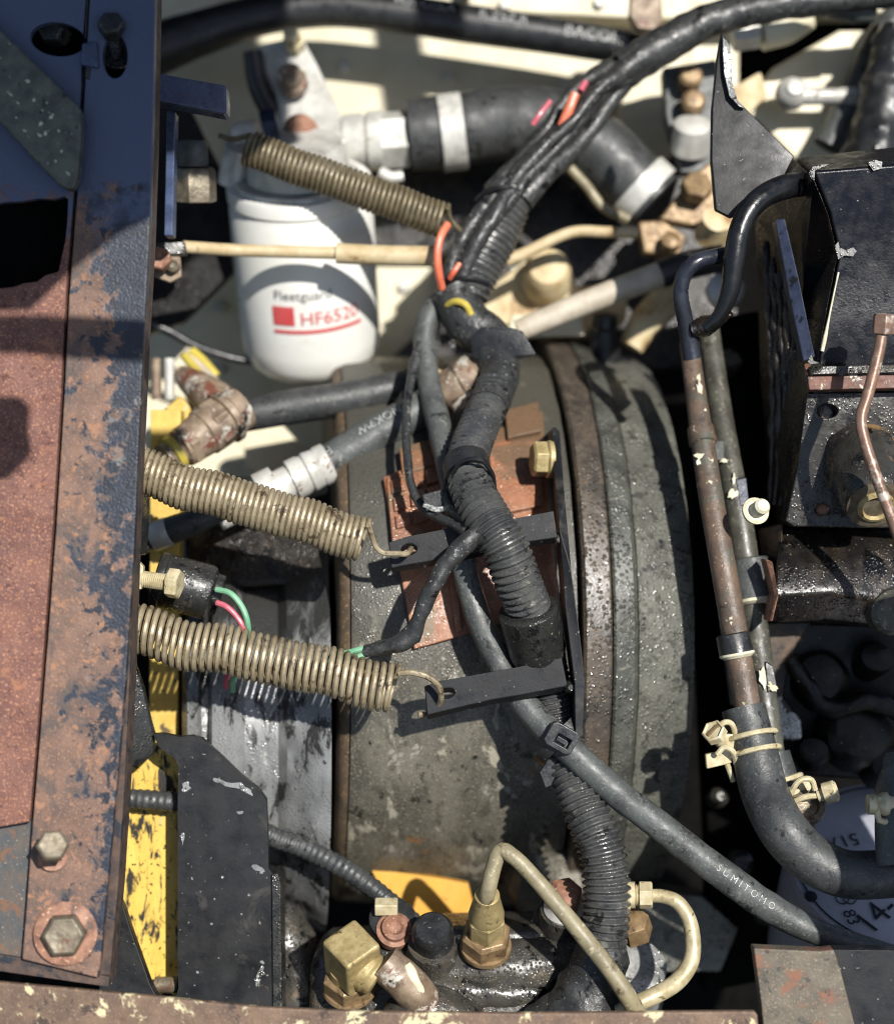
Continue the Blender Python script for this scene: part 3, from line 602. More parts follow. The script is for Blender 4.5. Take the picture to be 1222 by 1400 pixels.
g = G(); g.corr([(642, 660, 0), (652, 684, 18), (668, 712, 36), (690, 748, 46), (706, 790, 36), (724, 836, 10), (738, 880, -20), (750, 930, -40), (762, 980, -46), (776, 1040, -30), (797, 1100, -2), (818, 1150, 18), (828, 1196, 24), (829, 1250, 26), (822, 1310, 20)],
                 [31, 32, 33, 34, 33, 32, 31, 30, 30, 31, 32, 33, 34, 33, 33], 9.8, .16); lm.part('corrugated_conduit', g, 'loom_plastic')
g = G(); o = P(722, 834, 14); ax = P(735, 892, -20) - o
g.lathe(o, ax, [(-4, 33), (-2, 39), (0, 41), (ax.length - 4, 40), (ax.length + 4, 38), (ax.length + 6, 32)], 34); lm.part('collar', g, 'black_paint')
g = G(); g.tube([(826, 1286, 20), (818, 1326, 18), (804, 1362, 14), (776, 1430, 10)], [34, 38, 48, 60], n=24, lump=6); lm.part('taped_base', g, 'loom_tape')
g = G(); g.tube([(806, 1358, 10), (760, 1388, 10), (700, 1424, 10)], [36, 30, 28], n=20, lump=5); lm.part('taped_branch', g, 'loom_tape')
# rubber tee clip at the top of the conduit
g = G(); g.loft([[(640, 462, -180), (656, 446, -165), (676, 450, -160), (684, 486, -160), (668, 500, -170), (646, 490, -180)], [(690, 452, -170), (700, 447, -158), (716, 452, -158), (736, 486, -160), (722, 488, -172), (700, 480, -178)]])
lm.part('rubber_tee', g, 'rubber_dark', bevel=3)
# orange, pink and yellow wires showing through the wrap
for nm, mt, pp, r in (('orange_wire', 'wire_orange', [(612, 306, -190), (602, 324, -180), (598, 348, -178), (600, 374, -184), (604, 394, -200)], 5.5),
                      ('orange_wire', 'wire_orange', [(786, 128, -238), (778, 148, -236), (768, 172, -240)], 7),
                      ('orange_wire', 'wire_orange', [(628, 360, -188), (620, 372, -186), (615, 380, -194)], 4),
                      ('pink_wire', 'wire_pink', [(752, 138, -268), (738, 156, -260), (728, 170, -262)], 4),
                      ('pink_wire', 'wire_pink', [(800, 112, -258), (793, 124, -252)], 5),
                      ('yellow_wire', 'wire_yellow', [(610, 418, -200), (622, 412, -186), (636, 416, -180), (644, 430, -184)], 5)):
    g = G(); g.tube(pp, r, n=9, step=4); lm.part(nm, g, mt)
# thin tie ring round the conduit
g = G(); g.raw(cat([P(612, 668, -10), P(628, 634, 20), P(655, 628, 30), P(672, 646, 14), P(676, 668, 0)], 3), 3.2, 8); lm.part('cable_tie', g, 'ink_black')

# second cable with white print, running from the loom to the lower right
sc_path = [(610, 404, -240), (588, 430, -235), (580, 470, -220), (588, 530, -190), (602, 590, -140), (618, 660, -80), (628, 720, -50), (638, 790, -38), (656, 850, -30), (688, 916, -28), (728, 976, -18), (772, 1020, 0), (840, 1082, 8), (910, 1136, 10), (980, 1190, 8), (1050, 1240, 4), (1110, 1272, 2), (1180, 1296, 0), (1260, 1318, 0)]
cb = Thing('power_cable', 'dark grey rubber cable with white lettering crossing diagonally to the lower right', 'cable', (840, 1082, 8))
g = G(); g.tube(sc_path, [16, 16, 15, 16, 17, 17, 17, 17, 18, 19, 19, 20, 20, 20.5, 21, 21, 18, 16, 15], n=20, step=5, lump=1.2); jk = cb.part('jacket', g, 'rubber_grey')
full = cat([P(*p) for p in sc_path]); acc = 0; s_at = {}
best = 1e9
for a, b in zip(full, full[1:]):
    acc += (b - a).length
    dd = (b - P(1015, 1213, 6)).length
    if dd < best: best = dd; s_mid = acc
cb.part('lettering', text_mesh('S U M I T O M O', 13.5, on_path(sc_path, 21.2, s_mid, ang=.25, lift=.7)), 'print_white', jk)
cb.part('lettering', text_mesh('+', 12, on_path(sc_path, 20.6, s_mid - 66, ang=.25, lift=.7)), 'print_white', jk)
# zip tie joining cable and conduit
zt = Thing('cable_tie', 'black ratchet cable tie joining the cable to the corrugated conduit', 'cable tie', (770, 1012, 10))
tdir = (P(800, 1046, 4) - P(745, 994, -8)).normalized()
g = G(); cen = P(762, 1014, -22); uu = tdir.cross(Vector((0, 0, 1))).normalized(); ww = tdir.cross(uu)
lp = [cen + uu * (46 * math.cos(a)) + ww * (42 * math.sin(a)) - uu * 8 for a in (2 * PI * k / 36 for k in range(36))]
rs = []
for i, p in enumerate(lp):
    nn = (p - cen).normalized(); rs.append([p + nn * 1.6 - tdir * 8, p + nn * 1.6 + tdir * 8, p - nn * 1.6 + tdir * 8, p - nn * 1.6 - tdir * 8])
g.rings(rs, closed=True); zt.part('strap', g, 'rubber_dark')
hx = (P(790, 1030, 30) - P(748, 1006, 30)).normalized(); hy = Vector((0, 0, 1)).cross(hx)
hc = P(768, 1010, 30); g = G(); q = [(-21, -13), (-15, -17), (15, -17), (21, -13), (21, 13), (15, 17), (-15, 17), (-21, 13)]
hl = [(-7, -9), (13, -9), (13, 4), (-7, 4)]
g.prism([hc + hx * a + hy * b for a, b in q], 16, holes=[[hc + hx * a + hy * b for a, b in hl]], px=False); zh = zt.part('ratchet_head', g, 'rubber_dark', bevel=1.5)
g = G(); g.box(hc + hx * 2 - hy * 3 - Vector((0, 0, 8)), hx * 8, hy * 3.5, (0, 0, 4)); zt.part('pawl', g, 'rubber_dark', zh, bevel=1)
g = G(); g.prism([(748, 1040, -10), (766, 1028, -10), (772, 1034, -10), (754, 1074, -10), (746, 1078, -10), (738, 1056, -10)], 5); zt.part('tail', g, 'rubber_dark', bevel=1)

# taped branch with green wires
tb = Thing('taped_wire_branch', 'thin black taped wire branch with green wire ends leading to the lower spring', 'wire', (590, 800, 40))
g = G(); g.tube([(660, 720, 50), (640, 742, 52), (612, 770, 52), (592, 800, 50), (580, 830, 46), (570, 852, 42), (560, 872, 38)], [11, 14, 13, 12, 11, 11, 14], n=16, step=4, lump=3.5); tb.part('taped_wire', g, 'loom_tape')
g = G(); g.tube([(566, 866, 40), (548, 878, 36), (524, 886, 28), (500, 890, 20)], [14, 13, 12, 10], n=14, step=4, lump=4, seed=3); tb.part('taped_end', g, 'loom_tape')
for dy in (-4, 5):
    g = G(); g.tube([(506, 888 + dy, 20), (484, 894 + dy, 18), (462, 898 + dy * .6, 10), (440, 904, -10)], 4, n=9, step=4); tb.part('green_wire', g, 'wire_green')
# thin wire loop and its clip on the red cover
tl = Thing('thin_wire', 'thin black wire looping down over the red cover to a small clip', 'wire', (560, 640, -60))
g = G(); g.tube([(574, 470, -210), (566, 500, -190), (558, 540, -160), (555, 590, -120), (558, 636, -80), (564, 670, -60), (578, 694, -42), (600, 708, -20), (624, 718, 10), (640, 728, 30)], [7, 7, 6, 6, 6, 6, 6, 7, 9, 11], n=12, step=4, lump=1.2); tl.part('wire', g, 'loom_tape')
g = G(); g.tube([(650, 716, 34), (628, 704, 10), (614, 690, -10), (608, 664, -30), (614, 640, -20)], [9, 9, 7, 4, 3.4], n=12, step=4, lump=1.2); tl.part('wire', g, 'loom_tape')
g = G(); g.box(P(594, 684, -30), (15, 4, 0), (-3, 12, 0), (0, 0, 10)); tl.part('clip', g, 'rubber_dark', bevel=2)
g = G(); g.tube([(580, 690, -24), (596, 697, -18), (612, 694, -16)], 4, n=8); tl.part('clip_wire', g, 'print_white')
# ------------------------------------------------------------------ cream engine side at the back
en = Thing('engine_block', 'cream painted engine side panels behind the filter and hoses', 'engine', (611, 420, -660))
g = G(); g.prism(at_z([(150, -80), (1010, -80), (1010, 200), (860, 330), (690, 330), (620, 480), (560, 700), (150, 720)], -640), 60); en.part('side_panel', g, 'cream', bevel=4)
g = G(); g.prism(at_z([(500, 200), (700, 170), (1000, 150), (1010, 500), (600, 520), (500, 520), (600, 430), (600, 350), (500, 350)], -600), 30); en.part('recess_shade_panel', g, 'black_oily', bevel=4)  # dark slab standing in for the large hose's shadow and the dark behind
g = G(); g.prism(at_z([(640, -60), (1290, -60), (1290, 14), (900, 26), (640, 14)], -560), 60); en.part('top_rail', g, 'cream', bevel=5)
g = G(); g.prism(at_z([(862, 70), (950, 60), (920, 210), (892, 230), (842, 180)], -560), 40); en.part('rib', g, 'cream', bevel=4)
g = G(); g.prism(at_z([(1010, 150), (1056, 92), (1148, 40), (1200, 40), (1206, 110), (1180, 215), (1094, 226), (1040, 168)], -470), 60); en.part('front_casting', g, 'cream', bevel=6)
g = G(); g.prism(at_z([(1000, 120), (1040, 96), (1050, 130), (1010, 168)], -440), 40); en.part('front_casting', g, 'cream_dirty', bevel=4)
g = G(); g.tube([(1040, 42, -420), (1075, 34, -420), (1108, 22, -420)], [27, 26, 16], n=22); en.part('cream_nozzle', g, 'cream')
g = G(); g.hexp(P(1000, 48, -420), (1, .15, 0), 27, 46, ph=.3); en.part('nozzle_fitting', g, 'white_metal', bevel=1)
g = G(); g.prism(at_z([(660, 400), (720, 352), (775, 350), (790, 392), (860, 380), (856, 440), (810, 462), (680, 462), (660, 440)], -470), 60); en.part('manifold_flange', g, 'cream_dirty', bevel=8)
g = G(); g.lathe(P(748, 372, -430), (0, .3, 1), [(-40, 40), (10, 38), (22, 30), (24, 12)], 30); en.part('manifold_boss', g, 'cream_dirty')
g = G(); g.prism(at_z([(700, 430), (795, 428), (800, 458), (690, 462)], -420), 30); en.part('manifold_foot', g, 'cream', bevel=4)
g = G(); g.tube([(862, 474, -420), (880, 444, -420), (902, 420, -420), (924, 398, -420)], [18, 22, 24, 24], n=20); en.part('coolant_elbow', g, 'cream_dirty')
g = G(); g.lathe(P(826, 500, -440), (0, 1, .3), [(0, 26), (60, 26), (64, 20), (84, 20), (86, 10)], 26); en.part('sender', g, 'rubber_dark')
g = G(); g.lathe(P(990, 400, -330), (0, .3, 1), [(0, 30), (18, 28), (26, 14)], 26); en.part('grey_cap', g, 'white_metal')
g = G(); g.prism(at_z([(330, 585), (380, 575), (440, 640), (460, 668), (400, 676), (336, 640)], -480), 30); en.part('lower_panel', g, 'cream', bevel=3)
g = G(); g.prism(at_z([(470, 620), (500, 590), (560, 566), (600, 540), (596, 580), (500, 640)], -420), 30); en.part('lower_panel', g, 'cream', bevel=3)
g = G(); g.prism(at_z([(395, 672), (452, 660), (450, 674), (400, 690)], -330), 20); en.part('lower_panel', g, 'cream', bevel=3)
g = G(); g.prism(at_z([(170, 130), (262, 150), (312, 250), (318, 372), (250, 440), (170, 470)], -420), 30); en.part('gap_shade_panel', g, 'oily_shade_black', bevel=4)  # added dark panel standing in for shade between rail and filter
for x, y, z in ((470, 92, -640), (612, 104, -640), (770, 116, -640), (300, 420, -640), (552, 392, -640), (300, 505, -640), (690, 6, -560), (820, 4, -560)):
    g = G(); g.hexp(P(x, y, z), (0, 0, 1), 11, 12, ph=random.random()); en.part('panel_bolt', g, 'white_metal', bevel=1)
g = G(); g.prism(at_z([(200, 356), (330, 352), (560, 346), (560, 352), (330, 359), (200, 363)], -632), 9); en.part('panel_seam', g, 'cream', bevel=1)
# brown fittings stacked at the right of the hoses
bk = Thing('throttle_linkage', 'grey and brown lever assembly with bolts behind the tall black fin', 'linkage', (950, 200, -420))
g = G(); g.prism(at_z([(906, 92), (980, 80), (990, 180), (972, 236), (930, 236), (910, 160)], -430), 40); bk.part('lever_plate', g, 'rubber_grey', bevel=4)
for x, y in ((944, 104), (948, 138)):
    g = G(); g.lathe(P(x, y, -400), (0, .2, 1), [(-30, 19), (4, 19), (9, 14), (10, 4)], 24); bk.part('bolt', g, 'brass_brown')
g = G(); g.lathe(P(944, 196, -420), (0, .7, .7), [(-10, 32), (36, 30), (42, 20)], 26); bk.part('spacer', g, 'white_metal')
g = G(); g.prism(at_z([(946, 240), (985, 210), (1000, 260), (960, 312), (900, 300)], -400), 40); bk.part('brown_plate', g, 'brass_brown', bevel=5)
g = G(); g.hexp(P(950, 262, -390), (.1, .5, 1), 26, 24); bk.part('nut', g, 'brass_brown', bevel=1)
g = G(); g.prism(at_z([(872, 302), (906, 300), (938, 322), (930, 350), (880, 346)], -390), 40); bk.part('brown_block', g, 'brass_brown', bevel=5)
g = G(); g.lathe(P(916, 334, -380), (0, .4, 1), [(0, 16), (16, 15), (20, 8)], 20); bk.part('nut', g, 'brass_brown')
g = G(); g.lathe(P(972, 320, -390), (.2, .5, 1), [(0, 30), (20, 26), (44, 24), (50, 10)], 24, lump=8); bk.part('pale_knuckle', g, 'cream_dirty')
rd = Thing('ball_joint_rod', 'grey ball joint end on a rod at the upper right', 'rod', (1080, 132, -400))
g = G(); g.lathe(P(1080, 131, -420), (0, .15, 1), [(0, 25), (14, 26), (26, 22), (34, 13), (38, 12), (40, 4)], 30); rd.part('ball_socket', g, 'white_metal')
g = G(); g.tube([(1092, 131, -404), (1140, 131, -404), (1168, 131, -404)], [12, 11, 13], n=18); rd.part('shaft', g, 'white_metal')
g = G(); g.hexp(P(1158, 131, -404), (1, 0, 0), 17, 18); rd.part('lock_nut', g, 'white_metal', bevel=1)
g = G(); g.tube([(1172, 131, -404), (1210, 130, -404), (1250, 130, -404)], 8, n=14); rd.part('threaded_end', g, 'zinc_yellow')
g = G(); g.tube([(1130, 200, -420), (1150, 165, -420), (1200, 60, -430), (1230, 20, -430)], [20, 20, 22, 22], n=18); solo('grey_link', g, 'rubber_grey', 'grey slanted link behind the ball joint rod', 'link', (1140, 190, -420))
g = G(); g.tube([(1180, 300, -330), (1196, 200, -340), (1212, 120, -350), (1230, 40, -350)], [40, 36, 34, 30], n=20, lump=8); solo('dark_hose', g, 'rubber_dark', 'thick black hose at the upper right corner behind the valve box', 'hose', (1200, 160, -340))
g = G(); g.tube([(1130, 10, -330), (1170, 14, -330), (1196, 18, -330)], [14, 18, 12], n=16); solo('grey_connector', g, 'rubber_grey', 'small grey connector under the loom at the top right corner', 'connector', (1160, 14, -330))
g = G(); g.prism(at_z([(862, -10), (904, -10), (906, 28), (896, 40), (870, 38), (860, 20)], -420), 26)
solo('rusty_clip', g, 'rust_grey', 'small rusty clip above the black hose at the top edge', 'clip', (880, 20, -420), bevel=4)

# ------------------------------------------------------------------ hoses across the top
hp = [(170, 86, -500), (215, 66, -500), (270, 46, -500), (350, 22, -500), (440, 10, -500), (530, 16, -500), (640, 32, -500), (740, 46, -500), (830, 60, -500), (880, 70, -500)]
hs = Thing('fuel_hose', 'long glossy black hose with faded white print arching across the top', 'hose', (530, 16, -500))
g = G(); g.tube(hp, [38, 36, 31, 27, 26, 26, 26, 25, 24, 24], n=24); hj = hs.part('jacket', g, 'rubber_dark')
hfull = cat([P(*p) for p in hp]); L_ = sum((b - a).length for a, b in zip(hfull, hfull[1:]))
for txt, s_, an, sz in (('WX-CCLA', .58, .45, 22), ('R.ZSZ.R', .73, .35, 24), ('BACOPE', .905, .1, 28), ('8S-F', .42, .5, 22)):
    hs.part('print', text_mesh(txt, sz, on_path(hp, 31.5, L_ * s_, ang=an, lift=1)), 'print_white', hj)
g = G(); g.tube([(345, 70, -420), (352, 110, -425), (366, 140, -430), (384, 168, -430)], [13, 15, 17, 14], n=16); solo('black_wire_drop', g, 'rubber_dark', 'short black cable dropping from the top hose beside the filter head', 'cable', (352, 110, -425))
# large hose with two band clamps
bh = Thing('large_coolant_hose', 'large black hose with two silver band clamps behind the loom', 'hose', (700, 180, -430))
bp_ = [(560, 184, -430), (620, 178, -430), (690, 168, -430), (750, 172, -430), (806, 198, -430), (850, 236, -430), (892, 276, -430)]
g = G(); g.tube(bp_, [49, 49, 50, 52, 50, 48, 46], n=30, lump=2); bhh = bh.part('hose', g, 'rubber')
for a, b, rr in (((602, 182, -430), (634, 178, -430), 52), ((868, 252, -430), (888, 271, -430), 51)):
    o = P(*a); ax = P(*b) - o; g = G(); l_ = ax.length; g.lathe(o, ax, [(0, rr * 1.17), (1, rr * 1.19), (l_ - 1, rr * 1.19), (l_, rr * 1.17)], 40); bh.part('band_clamp', g, 'white_metal', bhh)
hf = Thing('hose_fitting', 'yellowish hex fitting joining the filter head to the large hose', 'fitting', (540, 190, -430))
g = G(); g.hexp(P(520, 192, -430), (1, .06, 0), 47, 50, ph=.2); hf.part('hex', g, 'white_metal', bevel=2)
g = G(); g.lathe(P(470, 194, -430), (1, .04, 0), [(0, 44), (30, 46), (34, 40), (40, 48), (62, 48), (66, 30), (76, 30)], 32); hf.part('collar', g, 'white_metal')
g = G(); g.tube([(520, 235, -400), (535, 242, -398), (550, 240, -400)], 8, n=12); hf.part('drain_nub', g, 'white_metal')

# ------------------------------------------------------------------ white spin-on filter
UPL = UP.copy()
TOPC, DN = P(409, 246, -330), Vector((0.03, -.85, -.52)).normalized()
fl = Thing('spin_on_filter', 'white spin-on filter can with red square and lettering', 'filter', (418, 470, -560))
RF = 114; LF = 318
g = G(); g.lathe(TOPC, DN, [(4, RF * .80), (0, RF * .90), (0, RF * .985), (6, RF), (22, RF), (26, RF * .975), (34, RF * .975), (38, RF * .99), (LF - 60, RF * .985), (LF - 34, RF * .955), (LF - 14, RF * .86), (LF - 4, RF * .72), (LF, RF * .5)], 72); can = fl.part('can', g, 'white_can')
g = G(); g.lathe(TOPC, DN, [(-6, RF * .5), (-6, RF * .86), (3, RF * .9), (4, RF * .5)], 48); fl.part('top_plate', g, 'white_metal')
fref = (Vector((0, 0, 1)) - DN * DN.z).normalized(); fside = fref.cross(DN).normalized()
if fside.x < 0: fside = -fside
def on_can(cx, ct):
    def mp(u, v):
        a = (cx + u) / RF; return TOPC + DN * (ct - v) + (fref * math.cos(a) + fside * math.sin(a)) * (RF * .992 + .8)
    return mp
fl.part('label_text', text_mesh('Fleetguard', 22, on_can(0, 146)), 'label_grey', can)
def quad_on_can(x0, x1, t0, t1, n=12):
    g = G(); mp = on_can(0, 0); v = []
    for i in range(n + 1):
        u = x0 + (x1 - x0) * i / n; v += [mp(u, -t0), mp(u, -t1)]
    g.add(v, [(2 * i, 2 * i + 1, 2 * i + 3, 2 * i + 2) for i in range(n)]); return g
fl.part('label_square', quad_on_can(-50, -15, 164, 196), 'label_red', can)
fl.part('label_text', text_mesh('HF6520', 31, on_can(43, 186)), 'label_red', can)
fl.part('label_line', quad_on_can(-50, 98, 204, 210), 'label_red', can)
fh = Thing('filter_head', 'white cast filter head with bolts above the filter can', 'filter head', (430, 150, -380))
g = G(); g.prism([(352, 60, -440), (412, 48, -440), (432, 84, -430), (470, 165, -400), (476, 190, -380), (430, 232, -370), (330, 240, -370), (304, 200, -390), (310, 180, -400), (380, 176, -410)], 60); fh.part('casting', g, 'white_metal', bevel=6)
g = G(); g.lathe(TOPC - DN * 60, DN, [(0, 70), (30, 78), (52, 82), (58, 60)], 40); fh.part('boss', g, 'white_metal')
for i, (x, y, r, m_) in enumerate(((402, 58, 14, 'zinc_yellow'), (400, 112, 19, 'rust_grey'), (412, 184, 23, 'rust_bolt'))):
    g = G(); g.lathe(P(x, y, -425 + 25 * i), (-.1, .3, 1), [(-10, r * 1.25), (8, r * 1.25), (9, r), (26, r), (31, r * .7)], 24 if i else 6); fh.part('bolt', g, m_)
g = G(); g.loft([[(352, 150, -330), (376, 146, -330), (380, 170, -330), (358, 176, -330)], [(356, 168, -310), (378, 164, -310), (384, 192, -310), (366, 196, -310)]]); fh.part('blue_tag', g, 'blue_edge', bevel=3)
g = G(); g.lathe(P(318, 188, -350), (1, .1, .1), [(0, 12), (4, 22), (24, 24), (40, 22), (44, 14)], 24); fh.part('end_cap', g, 'white_metal')
g = G(); g.lathe(P(320, 250, -340), (.2, .9, .5), [(0, 26), (40, 24), (54, 16)], 24); fh.part('side_plug', g, 'white_metal')

# clevis, stub bar and rod by the rail
g = G(); g.prism([(195, 96, 20), (309, 116, 0), (310, 150, 0), (308, 156, 0), (195, 134, 20)], 40); solo('stub_bar', g, 'navy_paint', 'dark blue stub bar sticking out from the rail at the upper left', 'bar', (250, 125, 10), bevel=3)
g = G(); g.prism([(228, 150, -40), (240, 152, -40), (236, 322, -60), (224, 322, -60)], 30); solo('upright_strap', g, 'navy_paint', 'dark blue upright strap hanging beside the rail', 'strap', (232, 240, -50), bevel=2)
ft = Thing('hydraulic_plug', 'grey hex hydraulic plug hanging below the stub bar', 'plug', (268, 225, -140))
g = G(); g.hexp(P(268, 276, -150), (0, 1, .25), 31, 50, ph=.1); ft.part('hex', g, 'steel_bolt', bevel=2)
g = G(); g.lathe(P(264, 226, -138), (0, 1, .25), [(0, 22), (30, 22), (36, 18)], 24); ft.part('neck', g, 'rubber_grey')
cl = Thing('rod_clevis', 'small rusty clevis holding the pale rod at the rail edge', 'clevis', (225, 352, -160))
g = G(); g.prism([(204, 332, -150), (252, 330, -160), (254, 346, -160), (204, 348, -150)], 26); cl.part('fork', g, 'black_paint', bevel=2)
g = G(); g.hexp(P(220, 356, -150), (0, .1, 1), 18, 18); cl.part('bolt', g, 'rust_bolt', bevel=1)
g = G(); g.lathe(P(238, 366, -160), (0, .1, 1), [(0, 9), (14, 9), (18, 4)], 14); cl.part('pin', g, 'steel_bolt')
g = G(); g.prism([(204, 350, -160), (246, 350, -160), (248, 378, -160), (232, 386, -160), (206, 376, -160)], 10); cl.part('plate', g, 'rust_grey', bevel=2)
rd1 = Thing('throttle_rod', 'pale tan rod with thicker sleeve passing in front of the white filter', 'rod', (420, 345, -180))
g = G(); g.tube([(250, 337, -180), (330, 342, -222), (475, 346, -228)], 8.5, n=16); rd1.part('rod', g, 'tan_rod')
g = G(); g.tube([(460, 346, -228), (530, 349, -226), (600, 350, -224)], [14, 14, 14], n=18); rd1.part('sleeve', g, 'tan_rod')
g = G(); g.tube([(692, 356, -330), (720, 345, -330), (760, 325, -330), (790, 316, -330), (830, 317, -330), (872, 318, -330)], [9, 8.5, 8, 8, 8, 8], n=16); solo('bent_tan_pipe', g, 'tan_rod', 'thin bent tan pipe ending in a brown block right of the loom', 'pipe', (790, 316, -330))
g = G(); g.tube([(772, 222, -380), (800, 252, -380), (826, 284, -380), (860, 300, -380)], 7, n=14); solo('steel_line', g, 'tan_pipe', 'thin steel line crossing under the large hose elbow', 'pipe', (800, 252, -380))
rd3 = Thing('pale_tube', 'pale grey slanted tube with black end cap behind the flange', 'tube', (810, 412, -330))
g = G(); g.tube([(708, 452, -330), (760, 430, -330), (840, 398, -330), (908, 373, -330)], [15, 16, 17, 18], n=20); rd3.part('tube', g, 'pale_rod')
g = G(); g.tube([(902, 375, -330), (940, 362, -330), (990, 352, -320)], [20, 20, 19], n=20); rd3.part('end_cap', g, 'rubber_dark')

# ------------------------------------------------------------------ middle left hoses
ha = Thing('rubber_hose', 'black rubber hose running left to right just below the filter', 'hose', (450, 545, -300))
g = G(); g.tube([(322, 572, -250), (345, 566, -250), (400, 556, -255), (470, 545, -262), (530, 533, -275), (580, 520, -290)], [21, 23, 24, 24, 23, 22], n=22); ha.part('hose', g, 'rubber')
g = G(); g.tube([(540, 532, -306), (575, 522, -310), (610, 512, -312)], [22, 24, 24], n=20); ha.part('end_ferrule', g, 'cream_dirty')
el_ = Thing('rusty_elbow', 'rusty hydraulic elbow fitting above the upper spring', 'fitting', (285, 590, -200))
g = G(); g.tube([(248, 512, -300), (276, 532, -270), (306, 556, -250), (334, 578, -245)], [14, 24, 28, 27], n=24, lump=2); el_.part('elbow', g, 'rust_grey')
o = P(330, 556, -230); ax = P(226, 628, -170) - o; l_ = ax.length; ax.normalize()
g = G(); g.lathe(o, ax, [(0, 34), (20, 36), (24, 41), (34, 41), (36, 36), (l_ * .5, 36), (l_ * .52, 33), (l_ * .8, 30), (l_ * .82, 24), (l_, 24)], 30, lump=2); el_.part('nut', g, 'rust_grey')
g = G(); g.hexp(o + ax * 36, ax, 40, 26, ch=.05, ph=.4); el_.part('hex_nut', g, 'rust_grey', bevel=2)
g = G(); g.hexp(o + ax * (l_ * .66), ax, 35, 16, ch=.05, ph=.1); el_.part('lock_nut', g, 'rust_grey', bevel=2)
o2 = o + ax * (l_ * .84); g = G(); g.lathe(o2, ax, [(0, 24), (2, 28), (12, 28), (14, 24)], 30); el_.part('yellow_band', g, 'wire_yellow')
for nm, pp, r, m_, lb in (('yellow_wire', [(252, 486, -330), (262, 498, -320), (276, 516, -310), (290, 540, -300)], 6, 'wire_yellow', 'yellow wire pair strand left of the filter'),
                          ('white_wire', [(256, 484, -345), (272, 502, -330), (300, 530, -310), (312, 545, -300)], 8, 'pale_rod', 'white tube between the yellow wires left of the filter')):
    g = G(); g.tube(pp, r, n=12); solo(nm, g, m_, lb, 'wire', pp[1])
g = G(); g.tube([(262, 480, -340), (276, 492, -335), (296, 515, -330)], 7, n=12); solo('yellow_wire', g, 'wire_yellow', 'second yellow wire strand nearest the filter can', 'wire', (276, 492, -335))
for x, m_, lb in ((214, 'rust_grey', 'short rust stained upright pipe beside the rail'), (232, 'white_metal', 'short grey upright pipe next to the yellow wires')):
    g = G(); g.lathe(P(x, 546, -300), (0, 1, .1), [(0, 8), (62, 8), (64, 5)], 16); solo('short_pipe', g, m_, lb, 'pipe', (x, 540, -300))
g = G(); g.tube([(196, 440, -420), (230, 452, -430), (270, 474, -440), (320, 490, -450), (350, 494, -460)], [7, 7, 6, 6, 6], n=12); solo('thin_black_hose', g, 'rubber_dark', 'thin black hose trailing from the rail towards the filter', 'hose', (270, 474, -440))
g = G(); g.prism(at_z([(206, 575), (246, 540), (262, 556), (254, 590), (236, 618), (206, 640)], -270), 40); solo('yellow_lug', g, 'yellow_clean', 'worn yellow lug behind the rusty elbow', 'lug', (230, 600, -270), bevel=4)

hbp = [(436, 640, -190), (470, 620, -196), (520, 590, -204), (570, 562, -212), (620, 530, -222), (650, 508, -230)]
hb = Thing('hydraulic_hose', 'grey hydraulic hose with white print and crimped silver ferrule above the upper spring', 'hose', (520, 590, -204))
g = G(); g.tube(hbp, [25, 26, 26, 25, 25, 24], n=24, lump=1); hbh = hb.part('hose', g, 'rubber_grey')
g = G(); o = P(446, 634, -190); ax = P(330, 690, -170) - o; l_ = ax.length
g.lathe(o, ax, [(-6, 26), (-4, 30), (10, 31), (14, 29), (26, 31), (30, 31), (33, 28), (40, 31), (56, 31), (58, 25), (78, 24), (80, 33), (108, 33), (110, 22), (l_ + 40, 22)], 32, lump=1.5); hb.part('ferrule', g, 'white_metal')
hL = cat([P(*p) for p in hbp]); LL = sum((b - a).length for a, b in zip(hL, hL[1:]))
hb.part('print', text_mesh('NOK9W', 19, on_path(hbp, 29, LL * .40, ang=.55, lift=1, flip=-1)), 'print_white', hbh)
hb.part('print', text_mesh('FH', 19, on_path(hbp, 29, LL * .06, ang=.5, lift=1, flip=-1)), 'print_white', hbh)
g = G(); g.lathe(P(628, 528, -215), (.85, .5, 0), [(-30, 30), (-26, 33), (0, 33), (4, 36), (30, 36), (34, 30), (50, 30)], 30, lump=2); hb.part('end_fitting', g, 'rust_grey')
hl = Thing('paint_splashed_pipe', 'dark pipe splashed with white and yellow paint under the upper spring', 'pipe', (240, 720, -120))
g = G(); g.tube([(186, 742, -140), (226, 728, -135), (262, 714, -130), (300, 694, -128)], [18, 19, 19, 18], n=20, lump=1); hl.part('pipe', g, 'rubber')
g = G(); g.lathe(P(208, 735, -137), P(244, 721, -132) - P(208, 735, -137), [(0, 20.5), (2, 21.5), (26, 21.5), (28, 20.5)], 24); hl.part('paint_band', g, 'white_metal')
# ------------------------------------------------------------------ hydraulic manifold and fittings at the bottom
mf = Thing('hydraulic_manifold', 'wet black cast manifold block carrying the brass fittings at the bottom', 'manifold', (660, 1380, -80))
g = G(); g.prism([(424, 1310, -60), (450, 1290, -60), (560, 1284, -50), (600, 1270, -50), (690, 1268, -50), (748, 1266, -56), (776, 1290, -60), (764, 1330, -40), (730, 1380, -20), (720, 1440, -10), (420, 1440, -30)], 110)
mf.part('body', g, 'black_wet', bevel=16)
g = G(); g.prism([(560, 1352, -20), (700, 1352, -20), (742, 1362, -20), (720, 1440, 0), (560, 1440, 0)], 50); mf.part('front_step', g, 'black_wet', bevel=10)
g = G(); g.tube([(540, 1330, -66), (600, 1328, -62), (690, 1326, -62), (760, 1318, -70), (800, 1304, -84)], [42, 46, 48, 44, 34], n=32, lump=4); mf.part('main_tube', g, 'black_wet')
